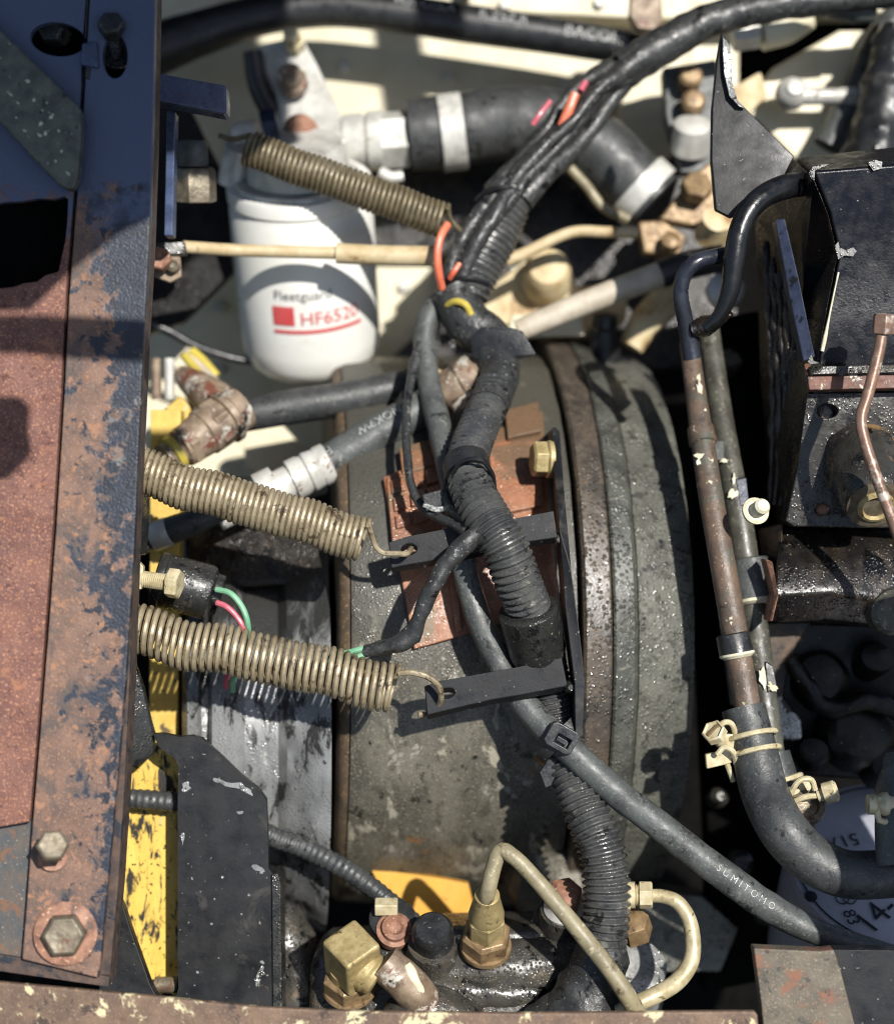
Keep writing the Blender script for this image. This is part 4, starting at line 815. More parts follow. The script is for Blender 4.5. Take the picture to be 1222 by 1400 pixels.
g = G(); g.lathe(P(662, 1330, -60), (0, .74, .67), [(-60, 74), (-10, 54), (20, 44), (36, 40), (38, 26)], 36, lump=4); mf.part('fitting_boss', g, 'black_wet')
g = G(); g.lathe(P(592, 1325, -60), (0, .74, .67), [(-60, 56), (-10, 44), (30, 38), (60, 34)], 34, lump=3); mf.part('cap_boss', g, 'black_wet')
g = G(); g.tube([(560, 1350, -30), (640, 1356, -30), (730, 1362, -36)], [22, 24, 22], n=20, lump=3); mf.part('front_rib', g, 'black_wet')
g = G(); g.tube([(380, 1250, -170), (400, 1300, -160), (410, 1400, -150)], [30, 36, 40], n=18, lump=6); mf.part('left_lobe', g, 'black_wet')
g = G(); g.tube([(540, 1400, 0), (580, 1380, 10), (620, 1392, 0), (660, 1420, 0)], [30, 34, 34, 30], n=20, lump=4); mf.part('lower_port', g, 'black_wet')
g = G(); g.lathe(P(870, 1330, -120), (.2, .6, .8), [(-60, 60), (0, 44), (20, 40), (24, 20)], 30, lump=5); mf.part('right_port', g, 'silver_wet')
g = G(); g.lathe(P(592, 1290, -30), (0, .62, .78), [(0, 29), (34, 29), (40, 28), (46, 23), (46, 8)], 36); solo('rubber_plug', g, 'rubber_dark', 'round black rubber plug between the two brass fittings', 'plug', (592, 1290, -30))
# brass elbow
eb = Thing('brass_elbow', 'square brass elbow fitting on a hex base at the bottom left', 'fitting', (480, 1370, -20))
u1 = UP.copy(); o = P(478, 1352, -30)
hz = Vector((0, .669, -.743))
g = G(); g.lathe(o, u1, [(0, 36), (5, 38), (9, 36), (9, 30)], 36); eb.part('washer', g, 'brass_brown')
g = G(); g.hexp(o + u1 * 9, u1, 37, 28, ph=.25); eb.part('hex_base', g, 'brass_brown', bevel=2)
bx_ = (Vector((.76, 0, 0)) + hz * .65).normalized(); by_ = u1.cross(bx_).normalized()
cc = o + u1 * 74 + Vector((6, 0, 0))
g = G(); g.box(cc, bx_ * 29, by_ * 29, u1 * 36); body = eb.part('elbow_block', g, 'brass', bevel=6)
out_ = (Vector((.80, 0, 0)) - hz * .50 - u1 * .30).normalized()
g = G(); g.lathe(cc - u1 * 6 + out_ * 14, out_, [(0, 28), (16, 29), (20, 26), (28, 26), (30, 22)], 32); eb.part('outlet_collar', g, 'brass')
g = G(); g.lathe(o + u1 * 24, u1, [(0, 27), (30, 26)], 28); eb.part('neck', g, 'brass')
oc = cc - u1 * 22 + bx_ * 50; od = (P(575, 1372, 20) - P(520, 1330, 30)).normalized()
g = G(); g.tube([(524, 1316, 30), (544, 1334, 30), (566, 1356, 26), (588, 1380, 16), (608, 1410, 8)], [25, 27, 27, 24, 24], n=24, lump=3); solo('chipped_hose_nut', g, 'rust_grey', 'paint chipped hose end leaving the brass elbow downward', 'hose end', (566, 1364, 22))
g = G(); g.tube([(556, 1318, 48), (564, 1334, 48), (572, 1350, 46), (580, 1366, 40)], [5, 8, 7, 3], n=14, lump=3); eb.part('white_paint_dab', g, 'pale_chip')
# small flange bolt behind the elbow
bs = Thing('banjo_bolt', 'small pinkish banjo bolt with tan washer beside the brass elbow', 'bolt', (540, 1270, -40))
g = G(); g.lathe(P(538, 1276, -50), (.1, .5, .8), [(0, 25), (14, 25), (16, 19), (24, 18), (27, 12), (23, 8), (23, 3)], 30); bs.part('head', g, 'rust_bolt')
g = G(); g.box(P(528, 1240, -46), (16, 0, 0), (0, 8, 3), (0, -4, 9)); bs.part('tab', g, 'zinc_yellow', bevel=2)
g = G(); g.lathe(P(536, 1262, -62), (.1, .6, .75), [(0, 33), (12, 33), (14, 26)], 30); bs.part('seal', g, 'rubber_dark')
# brass pressure fitting with bent pipe
pf = Thing('brass_pipe_fitting', 'tall brass hex fitting with a tan pipe bent out of its top', 'fitting', (660, 1290, -20))
o = P(664, 1294, -24)
g = G(); g.lathe(o, u1, [(-4, 35), (0, 36), (5, 35)], 36); pf.part('washer', g, 'brass_brown')
g = G(); g.hexp(o + u1 * 5, u1, 35, 30, ph=.2, ch=.2); pf.part('hex_base', g, 'brass_brown', bevel=2)
g = G(); g.hexp(o + u1 * 34, u1, 27, 38, ph=.5); pf.part('hex_nut', g, 'brass', bevel=2)
g = G(); g.lathe(o + u1 * 70, u1, [(0, 24), (8, 24), (44, 17), (48, 17), (50, 14)], 30); pf.part('taper', g, 'brass')
pc = o + u1 * 112
def toP(v):
    k = K(v.z); return (v.x / k + 611, 700 - v.y / k, v.z)
px_, py_, pz_ = toP(pc)
g = G(); g.tube([(px_, py_ + 6, pz_ - 4), (px_ + 1, py_ - 8, pz_ + 16), (682, 1166, 66), (702, 1172, 74), (730, 1200, 78), (764, 1240, 80), (800, 1284, 82), (832, 1325, 84), (856, 1360, 84), (872, 1388, 70)], [10.5, 11, 11, 11, 11, 11.5, 12, 12, 13, 13], n=20, step=4); pf.part('pipe', g, 'tan_pipe')
# rusty bolt behind the conduit
rb = Thing('rusty_hex_bolt', 'rusty hex bolt with white washer left of the corrugated conduit', 'bolt', (780, 1225, -60))
o = P(770, 1246, -50)
g = G(); g.lathe(o - u1 * 40, u1, [(0, 44), (10, 44), (12, 34), (44, 32)], 30); rb.part('seat', g, 'black_wet')
g = G(); g.lathe(o, u1, [(0, 27), (8, 28), (14, 24), (20, 22)], 28); rb.part('washer', g, 'white_metal')
g = G(); g.hexp(o + u1 * 18, u1, 25, 30, ph=.1, ch=.06); rb.part('head', g, 'rust_bolt', bevel=2)
# right hand fitting with looped pipe
lf = Thing('brass_loop_fitting', 'brass nut with a looped tan pipe right of the corrugated conduit', 'fitting', (880, 1225, 0))
o = P(852, 1224, -8); ax = Vector((1, .02, .12)).normalized()
g = G(); g.lathe(o, ax, [(0, 26), (6, 27), (10, 18), (16, 18)], 26); lf.part('washer', g, 'zinc_yellow')
pr = []
for i in range(4): pr += [(12 + i * 3, 15), (13.4 + i * 3, 12.6)]
g = G(); g.lathe(o, ax, pr, 20); lf.part('thread', g, 'zinc_yellow')
g = G(); g.hexp(o + ax * 22, ax, 19, 18, ph=.3); lf.part('nut', g, 'zinc_yellow', bevel=1)
g = G(); g.tube([(886, 1225, -2), (906, 1226, 0), (926, 1234, 4), (941, 1256, 8), (947, 1286, 14), (944, 1316, 22), (926, 1342, 34), (898, 1360, 50), (872, 1372, 56), (846, 1386, 50)], [9, 9.5, 10, 10.5, 11, 11.5, 12, 12, 12, 12], n=18, step=4); lf.part('pipe', g, 'tan_pipe_light')
g = G(); g.lathe(P(868, 1276, -40), (-.2, .7, .6), [(0, 26), (30, 24), (34, 12)], 6); lf.part('brown_nut', g, 'brass_brown', bevel=1)
# bar along the bottom edge
bb = Thing('cross_bar', 'rusty cross bar with flaking cream paint along the bottom edge', 'bar', (400, 1385, 150))
g = G(); g.prism([(-60, 1338, 160), (60, 1349, 160), (200, 1362, 160), (360, 1378, 160), (500, 1384, 160), (700, 1386, 160), (1032, 1383, 160), (1036, 1390, 160), (1040, 1460, 160), (-60, 1460, 160)], 10); bb.part('bar', g, 'bar_cream_rust', bevel=4)
cp = Thing('corner_plate', 'rust and grey corner plate at the bottom right', 'plate', (1130, 1350, 130))
g = G(); g.prism([(1030, 1297, 130), (1120, 1301, 130), (1140, 1299, 130), (1150, 1330, 130), (1168, 1400, 130), (1170, 1460, 130), (1048, 1460, 130), (1040, 1370, 130)], 26); cp.part('rusty_face', g, 'plate_rust_grey', bevel=2)
g = G(); g.prism([(1138, 1299, 120), (1260, 1300, 120), (1260, 1460, 120), (1166, 1460, 120), (1150, 1340, 120)], 26); cp.part('black_face', g, 'black_smooth', bevel=2)
# ------------------------------------------------------------------ right side: valve box, fin, pipes, clamps
vb = Thing('valve_box', 'glossy black valve box with chipped paint at the upper right', 'valve box', (1150, 480, -60))
pa = [(1092, 214, -70), (1112, 234, 20), (1134, 290, 6), (1147, 345, -8), (1132, 420, -12), (1120, 492, -16), (1090, 700, -60), (1064, 736, -200), (1032, 300, -220)]
pb = [(1260, 196, -70), (1260, 222, 20), (1260, 290, 6), (1260, 340, -8), (1260, 420, -12), (1260, 486, -16), (1260, 700, -120), (1260, 736, -300), (1260, 300, -300)]
g = G(); g.loft([pa, pb]); vbc = vb.part('cover', g, 'navy_gloss', bevel=4)
g = G(); g.prism([(1091, 222, -64), (1110, 238, 16), (1132, 292, 6), (1145, 348, -6), (1131, 420, -10), (1118, 492, -14), (1100, 560, -50), (1084, 700, -60), (1060, 734, -190), (1040, 520, -200), (1034, 300, -200), (1060, 262, -120)], 6); vb.part('side_panel', g, 'oily_side', bevel=2)
g = G(); g.prism([(1060, 300, -60), (1073, 298, -56), (1092, 380, -30), (1114, 488, -10), (1098, 494, -14), (1078, 400, -36)], 26); vb.part('side_strap', g, 'blue_edge', bevel=2)  # plate edge; the sky it reflects is put into its blue colour
for i in range(7):
    x = 1046 + i * 9; g = G(); g.tube([(x, 330 + i * 22, -150 + i * 14), (x + 6, 440 + i * 14, -140 + i * 12), (x + 10, 560 + i * 10, -140 + i * 10), (x + 6 - i, 690, -150 + i * 8)], [4, 6, 5, 3], n=10, lump=4, seed=i); vb.part('oily_ridge', g, 'oily_side')
g = G(); g.loft([[(1098, 497, -34), (1103, 514, 0), (1106, 533, 4), (1104, 536, -30), (1098, 500, -60)], [(1260, 492, -34), (1260, 512, 0), (1260, 530, 4), (1260, 534, -30), (1260, 496, -60)]]); vb.part('flange_lip', g, 'red_rust', bevel=2)
g = G(); g.prism([(1116, 494, -20), (1126, 500, 6), (1260, 498, 6), (1260, 508, 10), (1108, 512, 8), (1106, 502, -10)], 8); vb.part('gasket_bead', g, 'black_wet', bevel=2)
for q in ([(1106, 236), (1110, 228), (1120, 225), (1134, 224), (1122, 229), (1114, 233), (1113, 246), (1109, 244)], [(1141, 336), (1146, 330), (1148, 338), (1156, 342), (1166, 338), (1171, 343), (1166, 350), (1154, 349), (1146, 354)],
          [(1186, 222), (1196, 218), (1206, 221), (1205, 230), (1194, 233)], [(1104, 494), (1109, 484), (1112, 493), (1120, 496), (1108, 498)], [(1146, 512), (1151, 503), (1156, 511), (1150, 514)]):
    g = G(); g.prism([(x, y, (24 if y < 260 else -3 if y < 400 else 13)) for x, y in q], 5); vb.part('paint_chip', g, 'cast_light', vbc)
g = G(); g.tube([(1146, 372, -6), (1138, 410, -8), (1130, 450, -10), (1124, 480, -12)], [1.2, 1.8, 2.2, 2.4], n=8, lump=1.5); vb.part('worn_edge', g, 'pale_chip', vbc)
mp_ = Thing('mounting_face', 'greasy black mounting face with a red port hole below the valve box', 'mounting face', (1140, 640, -40))
g = G(); g.prism([(1104, 538, -26), (1260, 536, -26), (1260, 722, -46), (1085, 720, -46), (1074, 712, -46), (1090, 640, -36)], 50, holes=[[(p[0], p[1], -26) for p in ell(1131, 562, 14.5, 10, 0)], [(p[0], p[1], -42) for p in ell(1125, 697, 11, 8, 0)]]); mp_.part('plate', g, 'mount_grime', bevel=2)
g = G(); g.lathe(P(1131, 564, -60), (0, 0, 1), [(0, 2), (2, 18), (26, 17), (27, 14), (10, 13), (8, 2)], 28); mp_.part('port_sleeve', g, 'red_rust')
g = G(); g.lathe(P(1125, 698, -60), (0, .2, 1), [(0, 13), (8, 12), (12, 5)], 20); mp_.part('plug', g, 'rust_bolt')
ct = Thing('valve_cartridge', 'black cylindrical valve cartridge with a golden socket plug at the right edge', 'cartridge', (1195, 660, 0))
o = P(1196, 688, 40); ax = Vector((.02, -.66, .75)).normalized()
g = G(); g.lathe(o, ax, [(-110, 50), (-60, 49), (-20, 46), (-4, 42), (0, 38), (4, 38), (6, 32)], 40, lump=1); ct.part('body', g, 'mount_grime')
g = G(); g.lathe(o, ax, [(0, 38), (5, 39), (7, 34), (7, 28)], 36); ct.part('rim', g, 'steel_bolt')
g = G(); g.lathe(o, ax, [(2, 27), (10, 25), (12, 20), (6, 17), (4, 5)], 30); ct.part('socket_plug', g, 'brass')
cu = Thing('copper_line', 'thin copper tube with a nut hanging down at the right edge', 'tube', (1190, 580, 90))
g = G(); g.tube([(1207, 446, 90), (1200, 486, 92), (1186, 540, 94), (1177, 572, 96), (1182, 604, 98), (1198, 652, 100), (1218, 706, 100), (1250, 790, 100)], 8.2, n=16, step=4); cu.part('tube', g, 'copper_tube')
g = G(); g.hexp(P(1207, 456, 88), (.05, 1, .2), 16, 26, ph=.2); cu.part('nut', g, 'copper_tube', bevel=1.5)
# casting blocks below
lb_ = Thing('pump_casting', 'oily black pump casting with a rounded boss below the mounting face', 'pump', (1130, 800, -60))
g = G(); g.loft([[(1066, 722, -90), (1062, 764, -46), (1058, 800, -20), (1058, 816, -16), (1060, 850, -60), (1060, 852, -160), (1066, 722, -160)], [(1150, 722, -90), (1150, 764, -50), (1146, 800, -24), (1136, 812, -20), (1126, 848, -64), (1126, 850, -160), (1150, 722, -160)],
                 [(1260, 722, -110), (1260, 764, -80), (1260, 800, -60), (1260, 830, -54), (1260, 862, -80), (1260, 866, -160), (1260, 722, -160)]]); lb_.part('block', g, 'black_oily', bevel=6)
g = G(); g.lathe(P(1214, 834, -60), (.1, -.1, 1), [(0, 34), (24, 32), (30, 26), (32, 8)], 30, lump=2); lb_.part('boss', g, 'pipe_grey')
g = G(); g.prism([(1040, 724, -110), (1070, 716, -70), (1068, 780, -70), (1050, 790, -110)], 30); lb_.part('rusty_web', g, 'gap_rust', bevel=3)
g = G(); g.prism([(1046, 764, -20), (1056, 768, -12), (1064, 816, -10), (1056, 850, -14), (1050, 850, -20), (1058, 812, -18)], 40); lb_.part('rust_edge', g, 'rust_bolt', bevel=2)
g = G(); g.prism([(1036, 850, -150), (1260, 856, -150), (1260, 1072, -190), (1110, 1062, -190), (1040, 1050, -190), (1036, 960, -170)], 40); lb_.part('lower_face', g, 'oily_shade_black', bevel=5)
g = G(); g.prism([(1050, 958, -130), (1070, 950, -130), (1096, 985, -130), (1098, 1012, -130), (1060, 1016, -130)], 20); lb_.part('wet_flange', g, 'silver_wet', bevel=6)

g = G(); g.prism([(1036, 852, -140), (1110, 850, -144), (1090, 880, -146), (1078, 920, -148), (1070, 956, -150), (1050, 960, -150), (1040, 900, -144)], 12); lb_.part('rusty_web', g, 'gap_rust', bevel=4)
for i, (x, y, r, h) in enumerate(((1120, 930, 40, 30), (1190, 905, 26, 40), (1170, 1000, 52, 26), (1110, 1030, 24, 34), (1210, 1050, 30, 30))):
    g = G(); g.lathe(P(x, y, -160), (.15 * (i % 3 - 1), .25, 1), [(-20, r * 1.1), (h * .6, r), (h, r * .8), (h + 4, r * .3)], 26, lump=5); lb_.part('cast_boss', g, 'oily_shade_black')
g = G(); g.tube([(1080, 900, -140), (1130, 968, -130), (1190, 960, -130), (1260, 990, -140)], [12, 14, 13, 12], n=16, lump=4); lb_.part('oil_gallery', g, 'oily_shade_black')
ga = Thing('engine_side_casting', 'dark greasy casting in the gap between drum and pipes', 'casting', (1000, 900, -300))
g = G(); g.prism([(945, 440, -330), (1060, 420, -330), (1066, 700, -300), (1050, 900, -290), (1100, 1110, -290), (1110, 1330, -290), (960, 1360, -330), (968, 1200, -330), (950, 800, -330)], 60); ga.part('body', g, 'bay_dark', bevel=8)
for i, (x, y, r) in enumerate(((1000, 1010, 26), (1010, 1180, 22), (980, 1090, 16), (990, 500, 20), (1046, 1250, 18))):
    g = G(); g.lathe(P(x, y, -300), (.1 * i - .2, .2, 1), [(0, r), (30, r * .9), (40, r * .5)], 20, lump=4); ga.part('boss', g, 'black_wet')
# tall fin
fn = Thing('tall_fin_bracket', 'tall black sheet fin with a bright chipped edge at the upper right', 'bracket', (1020, 280, -20))
fp = [(986, 44, -40), (998, 58, -36), (1000, 84, -34), (1001, 112, -32), (1008, 136, -30), (1022, 150, -28), (1050, 178, -26), (1086, 213, -24), (1072, 240, -20), (1046, 262, -20), (1016, 288, -20), (1000, 297, -20), (978, 286, -24), (972, 220, -28), (973, 150, -32), (980, 80, -38)]
g = G(); g.prism(fp, 14); fn.part('sheet', g, 'black_smooth', bevel=2)
g = G(); g.prism([(988, 50, -34), (998, 60, -30), (1000, 84, -28), (1001, 112, -26), (1008, 136, -24), (1018, 148, -22), (1010, 144, -18), (997, 130, -20), (990, 100, -24), (988, 70, -28)], 6); fn.part('chipped_edge', g, 'silver_wet', bevel=1)
# black hoses near the fin
g = G(); g.tube([(1110, 250, -50), (1070, 256, -10), (1036, 274, 10), (1014, 306, 18), (1004, 350, 18), (998, 396, 10), (984, 430, 0), (966, 448, -10)], [17, 17, 16, 15, 15, 13, 10, 8], n=20, step=5); solo('vent_hose', g, 'hose_black', 'black hose bending down from the valve box beside the fin', 'hose', (1014, 306, 18))
bl_ = Thing('brake_line_loop', 'thin black line curling over beside the vent hose', 'pipe', (935, 400, 0))
g = G(); g.tube([(1010, 344, -20), (980, 350, -10), (952, 358, 0), (936, 374, -4), (930, 400, -10), (935, 430, -20), (941, 462, -34), (946, 490, -40)], [10, 11, 11, 11, 11, 11, 12, 13], n=18, step=5); bl_.part('line', g, 'pipe_black')
g = G(); g.tube([(946, 452, -24), (962, 446, -20), (980, 436, -10), (996, 424, 0)], [12, 15, 11, 7], n=16, lump=5); bl_.part('tape_lump', g, 'black_oily')
# steel pipes
def zi(tab):
    def f(y):
        for (a, za), (b, zb) in zip(tab, tab[1:]):
            if y <= b: return za + (zb - za) * max(0, y - a) / (b - a)
        return tab[-1][1]
    return f
Z1 = zi([(470, -170), (530, -140), (600, -104), (680, -72), (760, -46), (840, -34), (900, -28), (980, -14), (1040, 4)])
Z2 = zi([(440, -220), (500, -196), (570, -164), (650, -128), (730, -104), (800, -92), (870, -82), (950, -70), (1040, -46), (1080, -36)])
p1 = Thing('rusty_steel_pipe', 'brown rusty steel pipe with paint flakes running down right of the drum', 'pipe', (985, 740, -50))
g = G(); g.tube([(x, y, Z1(y)) for x, y in ((942, 470), (950, 530), (960, 600), (972, 680), (986, 760), (1000, 840), (1010, 900), (1024, 980))], [13, 14, 16, 17, 17.5, 18, 18, 18], n=24, step=6); p1p = p1.part('pipe', g, 'pipe_rust')
o = P(1001, 866, Z1(866)); ax = P(1007, 896, Z1(896)) - o; g = G(); g.lathe(o, ax, [(0, 20), (2, 23), (ax.length, 24), (ax.length + 3, 21)], 30); p1.part('sleeve', g, 'rubber_dark')
g = G(); g.lathe(P(1007, 892, Z1(892)), ax, [(0, 19), (1, 24.5), (4, 25), (8, 19)], 30, lump=3); p1.part('paint_collar', g, 'pale_chip')
g = G(); g.lathe(P(957, 584, Z1(584)), P(962, 610, Z1(610)) - P(957, 584, Z1(584)), [(0, 17), (1, 19), (26, 20), (28, 17)], 28); p1.part('clip_band', g, 'pipe_rust')
def flake(t, spots, mat, zf, lift):
    for cx, cy, w, h, rot in spots:
        q = []
        for k in range(15):
            a = 2 * PI * k / 15; rr = .45 + .8 * random.random(); u, v = w * math.cos(a) * rr, h * math.sin(a) * rr
            x, y = cx + u * math.cos(rot) - v * math.sin(rot), cy + u * math.sin(rot) + v * math.cos(rot); q.append((x, y, zf(cy) + lift - abs(u) * .25))
        g = G(); g.prism(q, 4); t.part('paint_flake', g, mat, p1p if t is p1 else p2p)
flake(p1, [(960, 624, 12, 6, -.2), (970, 632, 7, 6, .4), (954, 632, 4, 5, 0), (957, 536, 4, 17, -.1), (955, 516, 3, 8, 0), (969, 652, 3, 2, 0), (964, 560, 2, 3, 0), (986, 740, 1.6, 2, 0), (1000, 852, 2.4, 2, 0)], 'pale_chip', Z1, 18)
p2 = Thing('grey_steel_pipe', 'grey steel pipe running behind and right of the rusty pipe', 'pipe', (1015, 760, -100))
g = G(); g.tube([(x, y, Z2(y)) for x, y in ((968, 440), (976, 500), (986, 570), (1000, 650), (1014, 730), (1024, 800), (1034, 870), (1044, 950), (1056, 1040), (1064, 1080))], [14, 15, 16, 17, 18, 18, 18, 18, 18, 18], n=24, step=6); p2p = p2.part('pipe', g, 'pipe_grey')
o = P(1022, 764, Z2(764)); ax = P(1031, 818, Z2(818)) - o; g = G(); g.lathe(o, ax, [(0, 25), (2, 29), (ax.length, 30), (ax.length + 3, 26)], 32); p2.part('rubber_sleeve', g, 'rubber_grey')
g = G(); g.lathe(P(1031, 818, Z2(818)), ax, [(0, 24), (1, 29), (5, 30), (9, 24)], 30, lump=3); p2.part('paint_ring', g, 'pale_chip')
for pl, mt in (([(1006, 654), (1020, 652), (1024, 690), (1012, 692)], 'blue_edge'), ([(976, 602), (990, 602), (990, 628), (978, 630)], 'rubber_grey'), ([(1046, 904), (1056, 910), (1062, 938), (1050, 948)], 'rubber_dark')):
    g = G(); g.prism([(x, y, Z2(y) + 22) for x, y in pl], 24); p2.part('clip', g, mt, p2p, bevel=2)
flake(p2, [(1002, 676, 7, 9, .2), (1003, 656, 2.4, 9, .1), (1042, 926, 5, 20, -.1), (1056, 940, 8, 5, .8), (990, 630, 6, 3, 0)], 'pale_chip', Z2, 24)
g = G(); g.prism([(966, 700, -110), (976, 690, -110), (1004, 880, -90), (1012, 960, -80), (1000, 966, -80), (988, 880, -90)], 14); solo('pipe_support', g, 'pipe_grey', 'narrow grey support strip under the rusty pipe', 'strip', (990, 840, -100), bevel=2)
g = G()
sbt = Thing('cream_bolt', 'small cream painted bolt with washer beside the grey pipe', 'bolt', (1033, 694, 10))
o = P(1031, 700, 0); ax = Vector((.25, .3, 1)).normalized()
g.lathe(o, ax, [(0, 18), (6, 19), (9, 15)], 24); sbt.part('washer', g, 'pale_chip')
g = G(); g.lathe(o + ax * 8, ax, [(0, 11), (20, 11), (24, 8), (25, 2)], 18); sbt.part('head', g, 'pale_chip')
# lower hoses with wire clamps
lh = Thing('bent_rubber_hose', 'thick black rubber hose bending from the rusty pipe to the right edge', 'hose', (1050, 1100, 40))
hp1 = [(1016, 968, -16), (1024, 1000, -8), (1034, 1040, 4), (1046, 1086, 22), (1070, 1134, 58), (1106, 1172, 60), (1150, 1194, 62), (1200, 1196, 66), (1270, 1188, 70)]
g = G(); g.tube(hp1, [30, 31, 32, 33, 34, 34, 33, 33, 33], n=28, step=6); lh.part('hose', g, 'rubber')
lh2 = Thing('short_rubber_hose', 'shorter black rubber hose tucked behind the bent hose', 'hose', (1068, 1060, 0))
g = G(); g.tube([(1054, 1032, -48), (1062, 1060, -42), (1072, 1090, -38), (1086, 1126, -38), (1100, 1180, -44)], [26, 27, 27, 27, 26], n=24); lh2.part('hose', g, 'rubber')
def clamp(name, label, ctr, axis, R, gap, lug, side):
    t = Thing(name, label, 'hose clamp', ctr); c = P(*ctr); ax = Vector(axis).normalized(); k = K(ctr[2])
    for s_ in (-.5, .5):
        g = G(); g.ring(c + ax * (gap * s_), ax, R + 1, 3.8); t.part('wire_ring', g, 'zinc_yellow')
    lx, ly, lz = lug
    g = G(); g.prism([(lx - 24, ly + 22, lz), (lx + 10, ly + 14, lz), (lx + 16, ly - 26, lz + 4), (lx - 2, ly - 26, lz + 4), (lx - 6, ly - 2, lz), (lx - 26, ly + 2, lz)] if side < 0 else [(lx - 8, ly + 26, lz), (lx + 8, ly + 26, lz), (lx + 10, ly - 14, lz), (lx - 8, ly - 14, lz)], 10); t.part('lug_plate', g, 'zinc_yellow', bevel=2)
    return t
axh = P(1034, 1040, 4) - P(1022, 992, -10)
ck = clamp('wire_hose_clamp', 'double wire hose clamp with a hex screw on the bent hose', (1029, 1018, -2), axh, 33.5, 22, (990, 1030, 10), -1)
o = P(984, 1012, 12); ax = Vector((-.42, .52, .6)).normalized()
g = G(); g.lathe(o, ax, [(-6, 9), (16, 9)], 16); ck.part('screw_shank', g, 'zinc_yellow')
g = G(); g.lathe(o + ax * 14, ax, [(0, 17), (12, 17), (14, 14), (11, 12), (11, 2)], 6, ph=.4); sh_ = ck.part('screw_head', g, 'zinc_yellow', bevel=1)
g = G(); g.box(o + ax * 27, ax.orthogonal().normalized() * 10, ax.cross(ax.orthogonal().normalized()) * 2, ax * 1.2); ck.part('screw_slot', g, 'brass_brown', sh_)
for pp in ([(1006, 1044, 6), (1002, 1028, 24), (990, 1022, 22), (980, 1032, 20)], [(1006, 1006, 10), (1000, 990, 20), (990, 988, 22), (980, 996, 18)], [(992, 1040, 4), (998, 1056, 0), (1002, 1068, -4)]):
    g = G(); g.tube(pp, 4, n=9, step=3); ck.part('wire_end', g, 'zinc_yellow')
ck2 = clamp('wire_hose_clamp', 'double wire hose clamp with its screw on the shorter hose', (1069, 1078, -40), (P(1076, 1100, -36) - P(1062, 1060, -44)), 29.5, 20, (1100, 1080, -10), 1)
for pp in ([(1080, 1086, 14), (1092, 1068, 18), (1108, 1066, 18), (1114, 1080, 14)], [(1086, 1096, 6), (1100, 1090, 10), (1118, 1088, 8)]):
    g = G(); g.tube(pp, 4.2, n=9, step=3); ck2.part('wire_end', g, 'zinc_yellow')
g = G(); g.lathe(P(1118, 1088, 6), (1, .35, .3), [(0, 9), (8, 9), (9, 15), (24, 15), (27, 12), (24, 9), (24, 2)], 12); ck2.part('screw_head', g, 'zinc_yellow')
g = G(); g.lathe(P(1102, 1104, -14), (0, .4, 1), [(0, 26), (12, 24), (14, 16), (6, 14)], 26); ck2.part('base_nut', g, 'steel_bolt')
# round filter seen from above, with its print
rf = Thing('round_oil_filter', 'pale round oil filter with black handwriting behind the bent hose', 'filter', (1225, 1190, -120))
FC = P(1222, 1182, -110); FR = 152
nv = UP; fx = Vector((1, 0, 0)); fy = nv.cross(fx).normalized()
g = G(); g.lathe(FC - nv * 220, nv, [(0, FR), (206, FR), (214, FR * .99), (220, FR * .965), (218, FR * .93), (219, FR * .9), (220, FR * .4)], 72); can2 = rf.part('can', g, 'filter_grey')
g = G(); g.ring(FC + nv * .5, nv, FR * .915, 1.2, n=72); rf.part('rim_line', g, 'ink_black', can2)
def on_disc(cx, cy, rot):
    c, s_ = math.cos(rot), math.sin(rot)
    def mp(u, v): return FC + fx * (cx + u * c - v * s_) + fy * (cy + u * s_ + v * c) + nv * 2.2
    return mp
if fy.y < 0: fy = -fy
def disc_uv(px, py):
    d = (P(px, py, 0) - Vector((0, 0, D))).normalized(); o = Vector((0, 0, D)); t = (FC - o).dot(nv) / d.dot(nv); q = o + d * t - FC; return q.dot(fx), q.dot(fy)
for txt, px, py, sz, rot in (('5176', 1147, 1152, 30, PI + .22), ('83', 1163, 1256, 26, -1.3), ('14-2', 1206, 1246, 50, 0.75)):
    u, v = disc_uv(px, py); rf.part('handwriting' if txt != '5176' else 'print', text_mesh(txt, sz, on_disc(u, v, rot)), 'ink_black', can2)
for px in (1151, 1161):
    u, v = disc_uv(px, 1230); g = G(); g.ring(FC + fx * u + fy * v + nv * 2, nv, 9, .9, n=24); rf.part('print_ring', g, 'ink_black', can2)
u, v = disc_uv(1108, 1227); g = G(); g.lathe(FC + fx * u + fy * v + nv * 1, nv, [(0, 9), (1.5, 9)], 16); rf.part('ink_spot', g, 'ink_black', can2)
# hose end at the right edge
he = Thing('right_hose_end', 'dark hose stub with a bright clamp at the lower right edge', 'hose', (1210, 1100, 60))
g = G(); g.tube([(1232, 1036, 40), (1230, 1080, 60), (1228, 1130, 80), (1236, 1180, 90)], [24, 32, 33, 36], n=24, lump=4); he.part('stub', g, 'rubber_grey')
g = G(); g.lathe(P(1186, 1100, 90), (1, 0, 0), [(0, 13), (10, 14), (12, 11), (20, 16), (26, 16), (28, 12), (60, 12)], 18); he.part('clamp_screw', g, 'zinc_yellow')
g = G(); g.tube([(1202, 1090, 96), (1200, 1118, 98), (1212, 1124, 98), (1240, 1118, 98)], 4.5, n=10); he.part('clamp_wire', g, 'zinc_yellow')
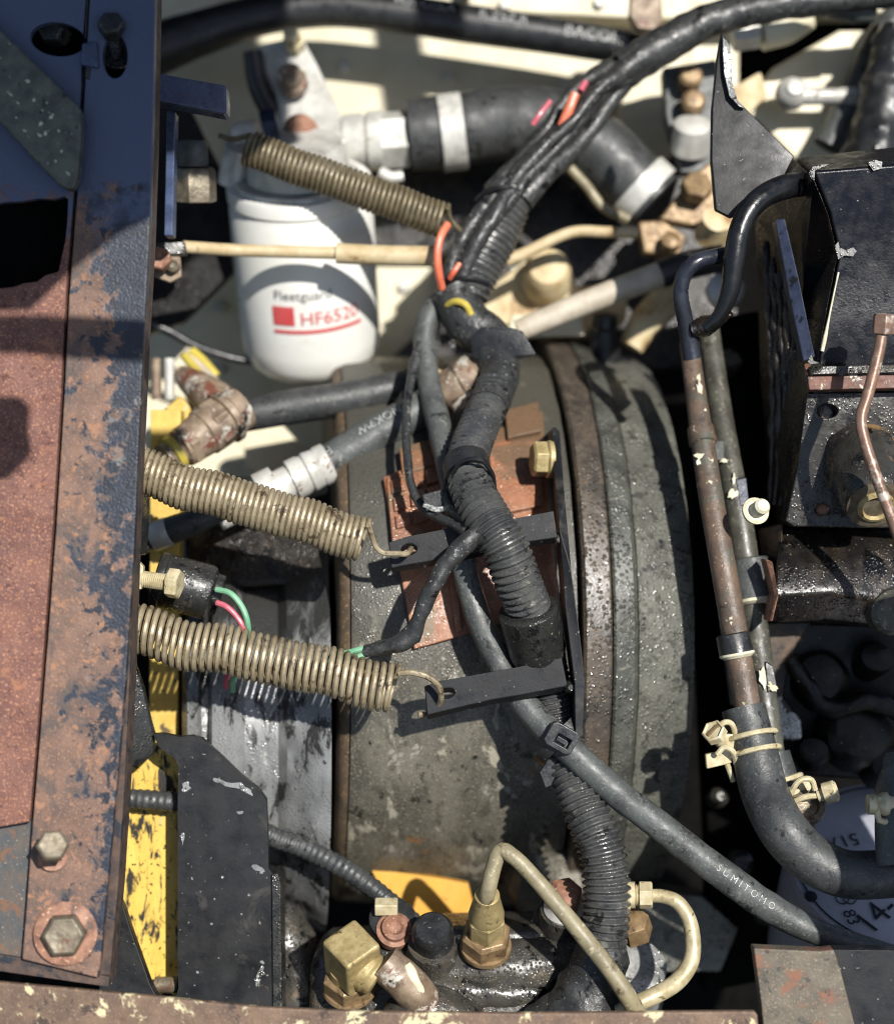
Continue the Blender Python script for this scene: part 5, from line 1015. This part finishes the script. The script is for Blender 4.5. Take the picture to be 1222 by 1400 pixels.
# ------------------------------------------------------------------ added unseen blockers, cut to cast the wanted shadows into the bay
def up_sun(x, y, z, t): return P(x, y, z) + SUNL / SUNL.z * t
def shade(name, label, cat_, polys, z, t, th=14, mat='black_paint'):
    th_ = Thing(name, label, cat_, (polys[0][0][0], polys[0][0][1], z))
    for nm, pl in zip(('panel', 'blocker_bar', 'blocker_tab', 'blocker_lip'), polys):
        g = G(); q = [up_sun(x, y, z, t) for x, y in pl]; g.prism(q, th, px=False); th_.part(nm, g, mat, bevel=2)
    return th_
shade('left_light_blocker', 'added dark blocker above the upper left, cut to shade the rail, outside the view', 'light blocker', [
    [(-400, -500), (330, -500), (330, -140), (240, 120), (205, 300), (170, 315), (95, 372), (40, 424), (-400, 424)],
    [(-400, 434), (60, 434), (206, 442), (330, 440), (330, 486), (206, 496), (110, 492), (30, 482), (-400, 486)],
    [(-60, 545), (20, 545), (38, 560), (34, 590), (40, 625), (10, 655), (-60, 660)]], 170, 1050)  # added blocker; outlines are the rail's shadows lifted toward the sun
ac = Thing('round_light_blocker', 'added round black blocker shading the pump casting, beyond the right edge', 'air cleaner', (1300, 900, 300))
g = G(); c = up_sun(1165, 985, -160, 640); g.lathe(c, (.3, -.2, 1), [(-60, 80), (-55, 128), (40, 132), (56, 120), (60, 30)], 40); ac.part('housing', g, 'rubber_dark')  # added round blocker for the soft dark shadow on the pump casting

cb_ = Thing('back_light_blocker', 'added dark blockers shading the engine panels, outside the view', 'cab', (300, -400, -640))  # added blockers, cut to shade the cream panels behind
for nm, pl in (('blocker_sheet', [(60, -900), (360, -900), (350, 150), (330, 345), (250, 420), (190, 470), (60, 480)]),
               ('blocker_strip', [(496, -60), (556, -60), (590, 200), (530, 200)])):
    g = G(); g.prism([up_sun(x, y, -640, 1710) for x, y in pl], 16, px=False); cb_.part(nm, g, 'black_paint', bevel=2)

g = G(); g.prism([(-2600, 1640, 1070), (2600, 1640, 1070), (2600, 4200, 1400), (-2600, 4200, 1400)], 16, px=False); cb_.part('blocker_sheet', g, 'black_paint')  # added sheet that blocks sky light to deepen the bay's shade
cw = Thing('sky_blocker_wall', 'added dark wall blocking sky light beyond the top of the view', 'wall', (611, -500, -300))
g = G(); g.box((0, 1120, -480), (1500, 0, 0), (0, 12, 0), (0, 0, 420)); cw.part('panel', g, 'bay_dark')  # added unseen wall that cuts sky light from the top
sp_ = Thing('right_light_blocker', 'added black blocker shading the round filter, beyond the right edge', 'cover', (1300, 1150, 60))
g = G(); g.prism([up_sun(x, y, 60, 400) for x, y in [(1122, 1112), (1150, 1085), (1320, 1000), (1320, 1340), (1150, 1300), (1128, 1230)]], 14, px=False); sp_.part('panel', g, 'black_paint', bevel=2)  # added blocker, cut to shade the round filter and the hose's right end
